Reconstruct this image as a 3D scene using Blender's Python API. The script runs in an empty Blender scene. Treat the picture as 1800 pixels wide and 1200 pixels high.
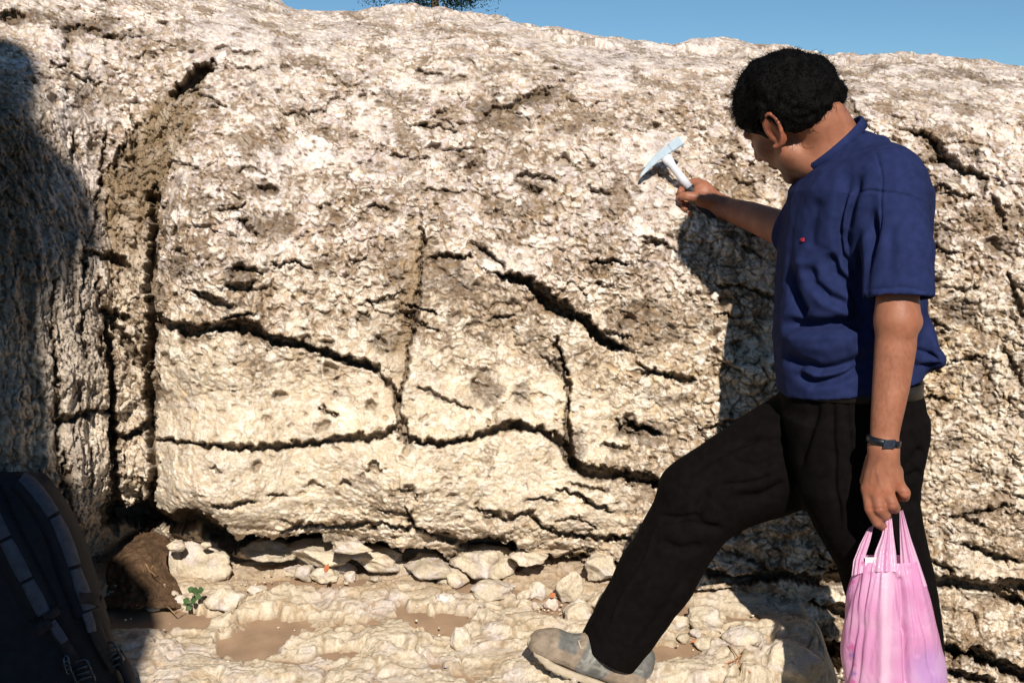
import bpy, math, random
import numpy as np
from mathutils import Vector

random.seed(7)
rng = np.random.default_rng(7)
scene = bpy.context.scene

# ------------------------------------------------------------------ camera
CAM_D, CAM_H, FPX = 2.616, 1.42, 2250.0
PITCH = math.atan(270.0 / FPX)
CT, ST = math.cos(PITCH), math.sin(PITCH)
cam_data = bpy.data.cameras.new("camera")
cam_data.sensor_width = 36.0
cam_data.lens = FPX / 1800.0 * 36.0
cam_data.clip_start = 0.05
cam_data.clip_end = 2000.0
camera = bpy.data.objects.new("camera", cam_data)
scene.collection.objects.link(camera)
camera.location = (0.0, -CAM_D, CAM_H)
camera.rotation_euler = (math.pi / 2 - PITCH, 0, 0)
scene.camera = camera

# ------------------------------------------------------------------ light
SUN_DIR = Vector((-0.085, 0.85, -0.56)).normalized()       # the way the light travels
sun_data = bpy.data.lights.new("sun", 'SUN')
sun_data.energy = 4.9
sun_data.angle = math.radians(0.5)
sun_data.color = (1.0, 0.935, 0.84)
sun = bpy.data.objects.new("sun", sun_data)
scene.collection.objects.link(sun)
sun.rotation_euler = SUN_DIR.to_track_quat('-Z', 'Y').to_euler()
sun.location = (0.8, -5.0, 4.5)

world = bpy.data.worlds.new("World")
scene.world = world
world.use_nodes = True
wn = world.node_tree
wn.nodes.clear()
w_out = wn.nodes.new('ShaderNodeOutputWorld')
w_bg = wn.nodes.new('ShaderNodeBackground')
w_sky = wn.nodes.new('ShaderNodeTexSky')
w_sky.sky_type = 'NISHITA'
w_sky.sun_disc = False
w_sky.sun_elevation = math.asin(-SUN_DIR.z)
w_sky.sun_rotation = math.atan2(-SUN_DIR.x, -SUN_DIR.y)
w_sky.air_density = 1.0
w_sky.dust_density = 0.0
w_sky.ozone_density = 3.6
w_sky.altitude = 2500.0
w_bg.inputs['Strength'].default_value = 0.062
w_mul = wn.nodes.new('ShaderNodeMix'); w_mul.data_type = 'RGBA'; w_mul.blend_type = 'MULTIPLY'; w_mul.inputs['Factor'].default_value = 1.0
w_mul.inputs[7].default_value = (0.84, 1.04, 1.04, 1)
wn.links.new(w_sky.outputs[0], w_mul.inputs[6])
wn.links.new(w_mul.outputs[2], w_bg.inputs[0])
wn.links.new(w_bg.outputs[0], w_out.inputs[0])

scene.view_settings.view_transform = 'Standard'
scene.view_settings.look = 'None'
scene.view_settings.gamma = 1.0
scene.view_settings.use_curve_mapping = False
scene.view_settings.exposure = 0.30
scene.cycles.max_bounces = 5
scene.cycles.use_denoising = True


# ------------------------------------------------------------------ helpers
def unproj(px, py, Y):
    """the point at depth plane Y seen at a position of the 1800x1200 photograph"""
    px = np.asarray(px, dtype=np.float64); py = np.asarray(py, dtype=np.float64); Y = np.asarray(Y, dtype=np.float64)
    a = (px - 900.0) / FPX
    b = (py - 600.0) / FPX
    t = (Y + CAM_D) / (CT - ST * b)
    return np.stack([a * t, Y + 0 * t, CAM_H + t * (-ST - CT * b)], -1)


def proj(P):
    x = P[..., 0]; y = P[..., 1] + CAM_D; z = P[..., 2] - CAM_H
    d = y * CT - z * ST
    up = y * ST + z * CT
    return 900 + FPX * x / d, 600 - FPX * up / d


def pt(px, py, Y):
    return unproj(px, py, Y)


def sstep(a, b, x):
    t = np.clip((x - a) / (b - a), 0, 1)
    return t * t * (3 - 2 * t)


_perm = np.random.default_rng(11).permutation(256).astype(np.int32)
_perm = np.concatenate([_perm, _perm])
_g = np.random.default_rng(12).normal(size=(256, 3))
_g = (_g / np.linalg.norm(_g, axis=1, keepdims=True)).astype(np.float32)
_rnd = np.random.default_rng(13).random((256, 4)).astype(np.float32)


def _hash(ix, iy, iz):
    return _perm[_perm[_perm[ix & 255] + (iy & 255)] + (iz & 255)]


def perlin(P, f=1.0, seed=0):
    Q = np.asarray(P, dtype=np.float32) * np.float32(f) + np.float32(seed * 17.31)
    I = np.floor(Q).astype(np.int32)
    F = Q - I
    U = F * F * F * (F * (F * 6 - 15) + 10)
    out = 0
    for dx in (0, 1):
        wx = U[..., 0] if dx else 1 - U[..., 0]
        for dy in (0, 1):
            wy = U[..., 1] if dy else 1 - U[..., 1]
            for dz in (0, 1):
                wz = U[..., 2] if dz else 1 - U[..., 2]
                g = _g[_hash(I[..., 0] + dx, I[..., 1] + dy, I[..., 2] + dz)]
                out = out + wx * wy * wz * (g[..., 0] * (F[..., 0] - dx) + g[..., 1] * (F[..., 1] - dy) + g[..., 2] * (F[..., 2] - dz))
    return out * 1.6


def fbm(P, f, octaves=4, seed=0, gain=0.5):
    s = 0; a = 1.0; t = 0
    for o in range(octaves):
        s = s + a * perlin(P, f * 2.03 ** o, seed + o); t += a; a *= gain
    return s / t * 1.3


def worley(P, f=1.0, seed=0):
    """F1, F2 and a random number of the nearest cell"""
    Q = np.asarray(P, dtype=np.float32) * np.float32(f) + np.float32(seed * 9.77)
    I = np.floor(Q).astype(np.int32)
    F = Q - I
    n = Q.shape[:-1]
    f1 = np.full(n, 9.0, np.float32); f2 = np.full(n, 9.0, np.float32); cid = np.zeros(n, np.int32)
    for dx in (-1, 0, 1):
        for dy in (-1, 0, 1):
            for dz in (-1, 0, 1):
                h = _hash(I[..., 0] + dx, I[..., 1] + dy, I[..., 2] + dz)
                r = _rnd[h]
                d = (F[..., 0] - dx - r[..., 0]) ** 2 + (F[..., 1] - dy - r[..., 1]) ** 2 + (F[..., 2] - dz - r[..., 2]) ** 2
                near = d < f1
                f2 = np.where(near, f1, np.minimum(f2, d))
                cid = np.where(near, h, cid)
                f1 = np.where(near, d, f1)
    return np.sqrt(f1), np.sqrt(f2), _rnd[cid, 3]


def link(o, parent=None):
    scene.collection.objects.link(o)
    if parent is not None:
        o.parent = parent
    return o


def tag(o, label=None, category=None, group=None, kind=None):
    if label: o['label'] = label
    if category: o['category'] = category
    if group: o['group'] = group
    if kind: o['kind'] = kind
    return o


def empty(name, loc=(0, 0, 0)):
    """children of this Empty are built in world coordinates; keep() puts them right"""
    o = bpy.data.objects.new(name, None)
    o.empty_display_size = 0.05
    link(o)
    o.location = Vector(loc)
    return o


def mesh_obj(name, verts, faces, mat=None, parent=None, smooth=True, colors=None, attrs=None):
    """verts (N,3) world coordinates; faces: (M,3|4) array or list of lists"""
    verts = np.asarray(verts, dtype=np.float64).copy()
    if parent is not None:
        off = np.array(parent.location)
        if parent.parent is not None:
            off = off + np.array(parent.parent.location)
        verts -= off
    me = bpy.data.meshes.new(name)
    if isinstance(faces, np.ndarray) and faces.ndim == 2:
        k = faces.shape[1]; m = len(faces)
        me.vertices.add(len(verts)); me.vertices.foreach_set('co', verts.astype(np.float32).ravel())
        me.loops.add(m * k); me.loops.foreach_set('vertex_index', faces.astype(np.int32).ravel())
        me.polygons.add(m)
        me.polygons.foreach_set('loop_start', (np.arange(m) * k).astype(np.int32))
        me.polygons.foreach_set('loop_total', np.full(m, k, np.int32))
    else:
        me.from_pydata([tuple(v) for v in verts], [], [list(map(int, f)) for f in faces])
    me.update(calc_edges=True)
    if smooth:
        me.polygons.foreach_set('use_smooth', np.ones(len(me.polygons), dtype=bool))
    if colors is not None:
        c = np.ones((len(verts), 4), np.float32); c[:, :3] = colors
        a = me.color_attributes.new('tint', 'FLOAT_COLOR', 'POINT')
        a.data.foreach_set('color', c.ravel())
    for an, av in (attrs or {}).items():
        a = me.attributes.new(an, 'FLOAT', 'POINT')
        a.data.foreach_set('value', np.asarray(av, np.float32).ravel())
    if mat is not None:
        me.materials.append(mat)
    o = bpy.data.objects.new(name, me)
    link(o, parent)
    return o


def grid_faces(nr, nc, wrap=False):
    i = np.arange(nr - 1)[:, None]; j = np.arange(nc if wrap else nc - 1)[None, :]
    a = i * nc + j; b = i * nc + (j + 1) % nc
    return np.stack([a, b, b + nc, a + nc], -1).reshape(-1, 4)


def new_mat(name, color=(0.5, 0.5, 0.5), rough=0.8, spec=0.3, metal=0.0):
    m = bpy.data.materials.new(name)
    m.use_nodes = True
    b = m.node_tree.nodes['Principled BSDF']
    b.inputs['Base Color'].default_value = (*color, 1)
    b.inputs['Roughness'].default_value = rough
    b.inputs['Specular IOR Level'].default_value = spec
    b.inputs['Metallic'].default_value = metal
    return m


def noisy_mat(name, c1, c2, scale=20.0, rough=0.8, spec=0.3, bump=0.3, bscale=80.0, bdist=0.002, metal=0.0, detail=5.0, tint=False):
    """two colours mixed by noise, with a bump; tint multiplies by the vertex tint"""
    m = new_mat(name, c1, rough, spec, metal)
    nt = m.node_tree; N = nt.nodes; L = nt.links
    b = N['Principled BSDF']
    tc = N.new('ShaderNodeTexCoord')
    n1 = N.new('ShaderNodeTexNoise'); n1.inputs['Scale'].default_value = scale; n1.inputs['Detail'].default_value = detail
    L.new(tc.outputs['Object'], n1.inputs['Vector'])
    r = N.new('ShaderNodeValToRGB')
    r.color_ramp.elements[0].position = 0.35; r.color_ramp.elements[0].color = (*c1, 1)
    r.color_ramp.elements[1].position = 0.65; r.color_ramp.elements[1].color = (*c2, 1)
    L.new(n1.outputs['Fac'], r.inputs['Fac'])
    col = r.outputs['Color']
    if tint:
        at = N.new('ShaderNodeAttribute'); at.attribute_name = 'tint'
        mx = N.new('ShaderNodeMix'); mx.data_type = 'RGBA'; mx.blend_type = 'MULTIPLY'; mx.inputs['Factor'].default_value = 1.0
        L.new(col, mx.inputs[6]); L.new(at.outputs['Color'], mx.inputs[7]); col = mx.outputs[2]
    L.new(col, b.inputs['Base Color'])
    n2 = N.new('ShaderNodeTexNoise'); n2.inputs['Scale'].default_value = bscale; n2.inputs['Detail'].default_value = 4
    L.new(tc.outputs['Object'], n2.inputs['Vector'])
    bp = N.new('ShaderNodeBump'); bp.inputs['Strength'].default_value = bump; bp.inputs['Distance'].default_value = bdist
    L.new(n2.outputs['Fac'], bp.inputs['Height']); L.new(bp.outputs['Normal'], b.inputs['Normal'])
    return m


def seg_dist(px, py, pts):
    """distance (px) to a polyline, parameter 0..1 along it and the signed side (+ = below / right of it)"""
    best = np.full(px.shape, 1e9, np.float32); tt = np.zeros(px.shape, np.float32); side = np.zeros(px.shape, np.float32)
    pts = np.asarray(pts, float)
    n = len(pts) - 1
    for i in range(n):
        ax, ay = pts[i, :2]; bx, by = pts[i + 1, :2]
        dx, dy = bx - ax, by - ay
        L2 = dx * dx + dy * dy + 1e-9
        t = np.clip(((px - ax) * dx + (py - ay) * dy) / L2, 0, 1)
        qx = px - (ax + t * dx); qy = py - (ay + t * dy)
        d = np.sqrt(qx * qx + qy * qy)
        m = d < best
        best = np.where(m, d, best)
        tt = np.where(m, (i + t) / n, tt)
        side = np.where(m, np.sign(dx * qy - dy * qx), side)
    return best, tt, side
STEP = 1.75
# ------------------------------------------------------------------ rock material
def rock_material(name, bump=1.0):
    m = bpy.data.materials.new(name); m.use_nodes = True
    nt = m.node_tree; N = nt.nodes; L = nt.links
    b = N['Principled BSDF']; b.inputs['Roughness'].default_value = 0.9; b.inputs['Specular IOR Level'].default_value = 0.15
    at = N.new('ShaderNodeAttribute'); at.attribute_name = 'tint'
    tc = N.new('ShaderNodeTexCoord')
    n1 = N.new('ShaderNodeTexNoise'); n1.inputs['Scale'].default_value = 210; n1.inputs['Detail'].default_value = 6; n1.inputs['Roughness'].default_value = 0.65
    L.new(tc.outputs['Object'], n1.inputs['Vector'])
    mr = N.new('ShaderNodeMapRange'); mr.inputs[1].default_value = 0.3; mr.inputs[2].default_value = 0.7; mr.inputs[3].default_value = 0.78; mr.inputs[4].default_value = 1.18
    L.new(n1.outputs['Fac'], mr.inputs[0])
    mx = N.new('ShaderNodeMix'); mx.data_type = 'RGBA'; mx.blend_type = 'MULTIPLY'; mx.inputs['Factor'].default_value = 1.0
    L.new(at.outputs['Color'], mx.inputs[6]); L.new(mr.outputs[0], mx.inputs[7])
    L.new(mx.outputs[2], b.inputs['Base Color'])
    n2 = N.new('ShaderNodeTexNoise'); n2.inputs['Scale'].default_value = 320; n2.inputs['Detail'].default_value = 5; n2.inputs['Roughness'].default_value = 0.6
    L.new(tc.outputs['Object'], n2.inputs['Vector'])
    v = N.new('ShaderNodeTexVoronoi'); v.inputs['Scale'].default_value = 110
    L.new(tc.outputs['Object'], v.inputs['Vector'])
    ad = N.new('ShaderNodeMath'); ad.operation = 'ADD'; L.new(n2.outputs['Fac'], ad.inputs[0]); L.new(v.outputs['Distance'], ad.inputs[1])
    bp = N.new('ShaderNodeBump'); bp.inputs['Strength'].default_value = 0.7 * bump; bp.inputs['Distance'].default_value = 0.0018
    L.new(ad.outputs[0], bp.inputs['Height']); L.new(bp.outputs['Normal'], b.inputs['Normal'])
    return m


M_ROCK = rock_material('limestone')

CREAM = np.array([0.65, 0.55, 0.41]); PINK = np.array([0.76, 0.66, 0.61]); LILAC = np.array([0.55, 0.485, 0.49])
OCHRE = np.array([0.60, 0.42, 0.19]); DARK = np.array([0.17, 0.12, 0.075]); BROWN = np.array([0.30, 0.21, 0.12]); GREY = np.array([0.33, 0.28, 0.235])


def lerp(a, b, t):
    return a + (b - a) * t[..., None]


# crest (skyline) of the outcrop in the photograph
crest_pts = np.array([(-700, -150), (0, -75), (300, -40), (430, -14), (475, 0), (520, 14), (560, 20), (640, 20), (700, 25), (745, 22), (775, 15), (830, 18),
                      (880, 30), (940, 47), (1000, 61), (1070, 68), (1130, 70), (1200, 78), (1300, 84), (1450, 97), (1510, 100), (1560, 90), (1640, 93),
                      (1700, 104), (1800, 119), (2000, 150), (2500, 240)], float)

# depth of the rock face: (px, py, Y)
ctrl = np.array([
    (900, 1100, .95), (900, 1020, .74), (900, 960, .50), (900, 850, .42), (900, 770, .415), (900, 600, .44), (900, 450, .47), (900, 300, .55), (900, 200, .66), (900, 120, .82), (900, 60, 1.0),
    (500, 1100, .95), (500, 1010, .76), (500, 970, .60), (500, 935, .45), (700, 1010, .74), (700, 965, .52), (500, 850, .39), (500, 700, .40), (500, 560, .39), (500, 430, .43), (500, 300, .52), (500, 180, .66), (500, 80, .85), (500, 20, .98),
    (300, 1040, 1.0), (300, 980, .80), (300, 935, .60), (300, 890, .41), (380, 960, .62), (400, 925, .42), (300, 780, .38), (300, 600, .385), (300, 450, .41), (300, 330, .47), (320, 220, .58), (380, 120, .73), (380, 20, .92),
    (235, 1000, .95), (235, 940, .80), (235, 880, .56), (235, 780, .50), (235, 600, .50), (235, 450, .53), (240, 330, .58), (270, 230, .66), (200, 130, .66), (200, 30, .80),
    (150, 1000, .60), (150, 930, .36), (150, 820, .27), (150, 650, .28), (150, 450, .36), (140, 330, .44), (130, 200, .53),
    (60, 950, .24), (50, 820, .16), (50, 650, .15), (50, 400, .20), (30, 200, .32), (30, 100, .50), (30, 20, .68),
    (-200, 900, .05), (-200, 600, .02), (-200, 300, .15), (-200, 50, .5), (-500, 600, -.2),
    (1200, 1150, .60), (1200, 1070, .52), (1200, 1030, .46), (1200, 960, .45), (1200, 850, .455), (1200, 700, .45), (1200, 500, .47), (1200, 350, .51), (1200, 220, .63), (1200, 130, .80), (1200, 90, .94),
    (1500, 1200, .47), (1500, 1120, .44), (1500, 1050, .43), (1350, 1120, .52), (1350, 1060, .44), (1500, 850, .45), (1500, 600, .46), (1500, 400, .50), (1500, 250, .60), (1500, 150, .78), (1500, 110, .92),
    (1750, 1300, .50), (1750, 1150, .46), (1750, 1000, .44), (1750, 800, .43), (1750, 600, .44), (1750, 420, .47), (1750, 280, .56), (1750, 180, .72), (1750, 130, .86),
    (2100, 1000, .35), (2100, 600, .38), (2100, 300, .6), (2500, 600, .25), (900, 1500, .8), (300, 1500, .8), (1500, 1500, .7),
], float)


def tps_fit(xy, z, lam=1e-3):
    n = len(xy)
    d = np.linalg.norm(xy[:, None] - xy[None], axis=-1)
    K = np.where(d > 0, d * d * np.log(d + 1e-12), 0) + lam * np.eye(n)
    Pm = np.c_[np.ones(n), xy]
    A = np.zeros((n + 3, n + 3)); A[:n, :n] = K; A[:n, n:] = Pm; A[n:, :n] = Pm.T
    return np.linalg.solve(A, np.r_[z, 0, 0, 0])


def tps_eval(co, xy, q):
    out = np.zeros(len(q))
    for s in range(0, len(q), 20000):
        d = np.linalg.norm(q[s:s + 20000, None] - xy[None], axis=-1)
        out[s:s + 20000] = np.where(d > 0, d * d * np.log(d + 1e-12), 0) @ co[:-3] + np.c_[np.ones(len(d)), q[s:s + 20000]] @ co[-3:]
    return out


_xy = ctrl[:, :2] / 500.0
_co = tps_fit(_xy, ctrl[:, 2])
GX = np.arange(-720, 2541, 20.0); GY = np.arange(-180, 1661, 20.0)
_gx, _gy = np.meshgrid(GX, GY)
_gd = tps_eval(_co, _xy, np.stack([_gx.ravel(), _gy.ravel()], 1) / 500.0).reshape(_gx.shape)


def bilin(G, x, y):
    fx = np.clip((x - GX[0]) / 20.0, 0, len(GX) - 1.001); fy = np.clip((y - GY[0]) / 20.0, 0, len(GY) - 1.001)
    ix = fx.astype(int); iy = fy.astype(int); ax = fx - ix; ay = fy - iy
    return (G[iy, ix] * (1 - ax) + G[iy, ix + 1] * ax) * (1 - ay) + (G[iy + 1, ix] * (1 - ax) + G[iy + 1, ix + 1] * ax) * ay


def crest_y(u):
    return np.interp(u, crest_pts[:, 0], crest_pts[:, 1])


cols = np.concatenate([np.arange(-640, -324, 12.0), np.arange(-324, -24, 5.0), np.arange(-24, 1826, STEP), np.arange(1826, 2200, 5.0), np.arange(2200, 2440, 12.0)])
drow = np.concatenate([np.linspace(0, 1, 60) ** 1.8 * 60.0, np.arange(61.7, 1195, STEP), np.arange(1198, 1460, 9.0)])   # below the crest, px
NR, NC = len(drow), len(cols)
UU, DD = np.meshgrid(cols, drow)
YC = crest_y(UU) + 3 * perlin(np.stack([UU / 40, UU * 0, UU * 0], -1), 1.0, 3)
# rows end at a common line
VV = YC + DD
u_s = UU
Y0 = bilin(_gd, UU, VV)
cd = np.clip(DD / 110.0, 0, 1)
Y0 = Y0 + 0.42 * (1 - np.sqrt(np.clip(1 - (1 - cd) ** 2, 0, 1)))
BASE = unproj(UU, VV, Y0).astype(np.float32)
# back of the outcrop, behind the crest
back_t = np.linspace(0, 1, 36)[1:] ** 1.5
top = BASE[0]
backs = []
for t in back_t:
    r = top.copy()
    r[:, 1] += t * 5.0
    r[:, 2] -= 0.05 * t * 5 + 0.11 * (t * 5.0) ** 2
    r[:, 0] *= 1 + t * 1.3
    backs.append(r)
BASE = np.concatenate([np.array(backs[::-1]), BASE], 0)
NB = len(back_t)
UUa = np.concatenate([np.repeat(UU[:1], NB, 0), UU]); VVa = np.concatenate([np.repeat(VV[:1], NB, 0) - 5, VV]); DDa = np.concatenate([np.zeros((NB, NC)), DD])
NRt = NR + NB


def grid_normals(P):
    du = np.gradient(P, axis=1); dv = np.gradient(P, axis=0)
    n = np.cross(dv, du)
    n /= np.linalg.norm(n, axis=-1, keepdims=True) + 1e-12
    return n


def smooth_rows(A, k):
    for _ in range(k):
        A = A.copy()
        A[1:-1] = (A[:-2] + 2 * A[1:-1] + A[2:]) / 4
        A[:, 1:-1] = (A[:, :-2] + 2 * A[:, 1:-1] + A[:, 2:]) / 4
    return A


NRM = grid_normals(BASE)
if NRM[NB + NR // 2, NC // 2, 1] > 0:
    NRM = -NRM
NRM = smooth_rows(NRM, 6)
NRM /= np.linalg.norm(NRM, axis=-1, keepdims=True)

P = BASE.astype(np.float32)
# ---- masks in the picture of the face
wob = np.stack([UUa / 60, VVa / 60, UUa * 0 + 1.5], -1)
wx = 14 * perlin(wob, 1.0, 1) + 6 * perlin(wob, 2.7, 2); wy = 14 * perlin(wob, 1.0, 5) + 6 * perlin(wob, 2.7, 6)
U2 = UUa + wx; V2 = VVa + wy
wob2 = np.stack([UUa / 14, VVa / 14, UUa * 0 + 4.5], -1)
jx = 6.5 * perlin(wob2, 1.0, 7); jy = 6.5 * perlin(wob2, 1.0, 8)
U3 = UUa + jx + 3.2 * perlin(wob2, 2.6, 9); V3 = VVa + jy + 3.2 * perlin(wob2, 2.6, 10)

panel = [(368, 118), (345, 200), (325, 260), (300, 300), (276, 360), (272, 480), (272, 600), (270, 700), (262, 900), (180, 930), (190, 800), (190, 620), (185, 420), (182, 300), (250, 200)]


def in_poly(x, y, poly):
    inside = np.zeros(x.shape, bool)
    n = len(poly); j = n - 1
    for i in range(n):
        xi, yi = poly[i]; xj, yj = poly[j]
        c = ((yi > y) != (yj > y)) & (x < (xj - xi) * (y - yi) / (yj - yi + 1e-12) + xi)
        inside ^= c; j = i
    return inside


def soft_poly(x, y, poly, w):
    ins = in_poly(x, y, poly)
    d, _, _ = seg_dist(x.astype(np.float32), y.astype(np.float32), list(poly) + [poly[0]])
    return sstep(-w, w, np.where(ins, d, -d))


m_panel = soft_poly(U3, V3, panel, 7)
m_left = sstep(215, 150, U2) * sstep(150, 330, V2 + 0.8 * (110 - U2))          # the streaked rock at the left
m_streak = np.clip(m_panel + m_left, 0, 1)
m_low = sstep(540, 720, V2) * sstep(1250, 950, U2) * (1 - m_streak)            # smooth cream bedding
m_base = sstep(880, 960, V2)
m_nod = 1 - 0.62 * m_low * (1 - .5 * m_base) - 0.70 * m_streak

# ---- relief
Q = P.copy()
Q[..., 2] = Q[..., 2] * 1.25
Q = Q + 0.010 * np.stack([perlin(P, 28, 21), perlin(P, 28, 22), perlin(P, 28, 23)], -1) + 0.004 * np.stack([perlin(P, 80, 24), perlin(P, 80, 25), perlin(P, 80, 26)], -1)
Q = Q.astype(np.float32)
big = 0.030 * perlin(P, 3.1, 31) + 0.018 * perlin(P, 7.3, 32) + 0.008 * perlin(Q, 15, 33)
a1, a2, ar = worley(Q, 17, 1)
b1, b2, br = worley(Q, 40, 2)
c1, c2, cr = worley(Q, 88, 3)
n_mask = fbm(P, 6.0, 3, 41)
n_mask2 = fbm(P, 11.0, 3, 45)
fine = fbm(Q, 60, 4, 51, .6)
ea = 1 - sstep(0.0, 0.16, a2 - a1); eb = 1 - sstep(0.0, 0.22, b2 - b1); ec = 1 - sstep(0.0, 0.25, c2 - c1)
rough_m = sstep(-0.35, 0.45, n_mask)
calmz = sstep(.05, .45, fbm(P, 3.6, 3, 49)) * .55
m_nod = m_nod * (1 - calmz)
dsp = big
dsp = dsp + m_nod * (0.014 * (ar - 0.5) * (0.5 + rough_m) + 0.010 * (0.55 - a1) - 0.013 * ea * sstep(-.1, .5, n_mask2))
dsp = dsp + m_nod * (0.007 * (br - 0.5) + 0.007 * (0.6 - b1) - 0.009 * eb * sstep(-.3, .3, -n_mask2 + .5 * n_mask))
dsp = dsp + (0.4 + 0.6 * m_nod) * (0.0028 * (cr - 0.5) + 0.003 * (0.6 - c1) - 0.0022 * ec)
dsp = dsp + 0.0035 * fine
# pits with an overhanging upper lip
Pp = Q.copy()
p1, p2, pr = worley(Pp, 13, 9)
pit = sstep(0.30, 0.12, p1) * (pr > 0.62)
dsp = dsp - 0.026 * pit * (0.6 + 0.4 * (1 - m_streak))
q1, q2, qr = worley(Pp, 30, 12)
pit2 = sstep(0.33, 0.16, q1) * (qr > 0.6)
dsp = dsp - 0.011 * pit2
# small horizontal slots
Ps = Q.copy(); Ps[..., 2] = P[..., 2] * 2.4 + .5 * Q[..., 0] * m_nod
s1, s2, sr = worley(Ps, 31, 15)
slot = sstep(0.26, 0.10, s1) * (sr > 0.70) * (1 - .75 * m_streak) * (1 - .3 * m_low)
dsp = dsp - 0.011 * slot
Pt_ = Ps.copy()
t1_, t2_, tr_ = worley(Pt_, 62, 17)
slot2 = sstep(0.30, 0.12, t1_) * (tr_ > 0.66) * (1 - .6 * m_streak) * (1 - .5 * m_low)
dsp = dsp - 0.006 * slot2
# the streaked walls: vertical flutes
fl = perlin(np.stack([P[..., 0] * 60 + 2 * perlin(P, 20, 61), P[..., 1] * 60, P[..., 2] * 7], -1), 1.0, 62)
fl2 = perlin(np.stack([P[..., 0] * 22, P[..., 1] * 22, P[..., 2] * 3.5], -1), 1.0, 63)
fl3 = perlin(np.stack([P[..., 0] * 130 + perlin(P, 40, 65), P[..., 1] * 130, P[..., 2] * 22], -1), 1.0, 66)
chip = fbm(np.stack([P[..., 0], P[..., 1], P[..., 2] * .5], -1), 26, 3, 67)
h1_, h2_, hr_ = worley(np.stack([Q[..., 0] * 1.1, Q[..., 1] * 1.1, P[..., 2] * .38], -1), 42, 19)
g1_, g2_, gr_ = worley(np.stack([Q[..., 0], Q[..., 1], P[..., 2] * .42], -1), 95, 23)
dsp = dsp + m_streak * (.022 * (hr_ - .5) - .012 * (1 - sstep(0, .2, h2_ - h1_)) + .007 * (gr_ - .5) - .004 * (1 - sstep(0, .25, g2_ - g1_)))
dsp = dsp + m_streak * (0.013 * fl + 0.026 * fl2 + .005 * fl3 + .016 * np.round(chip * 3) / 3)

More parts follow.
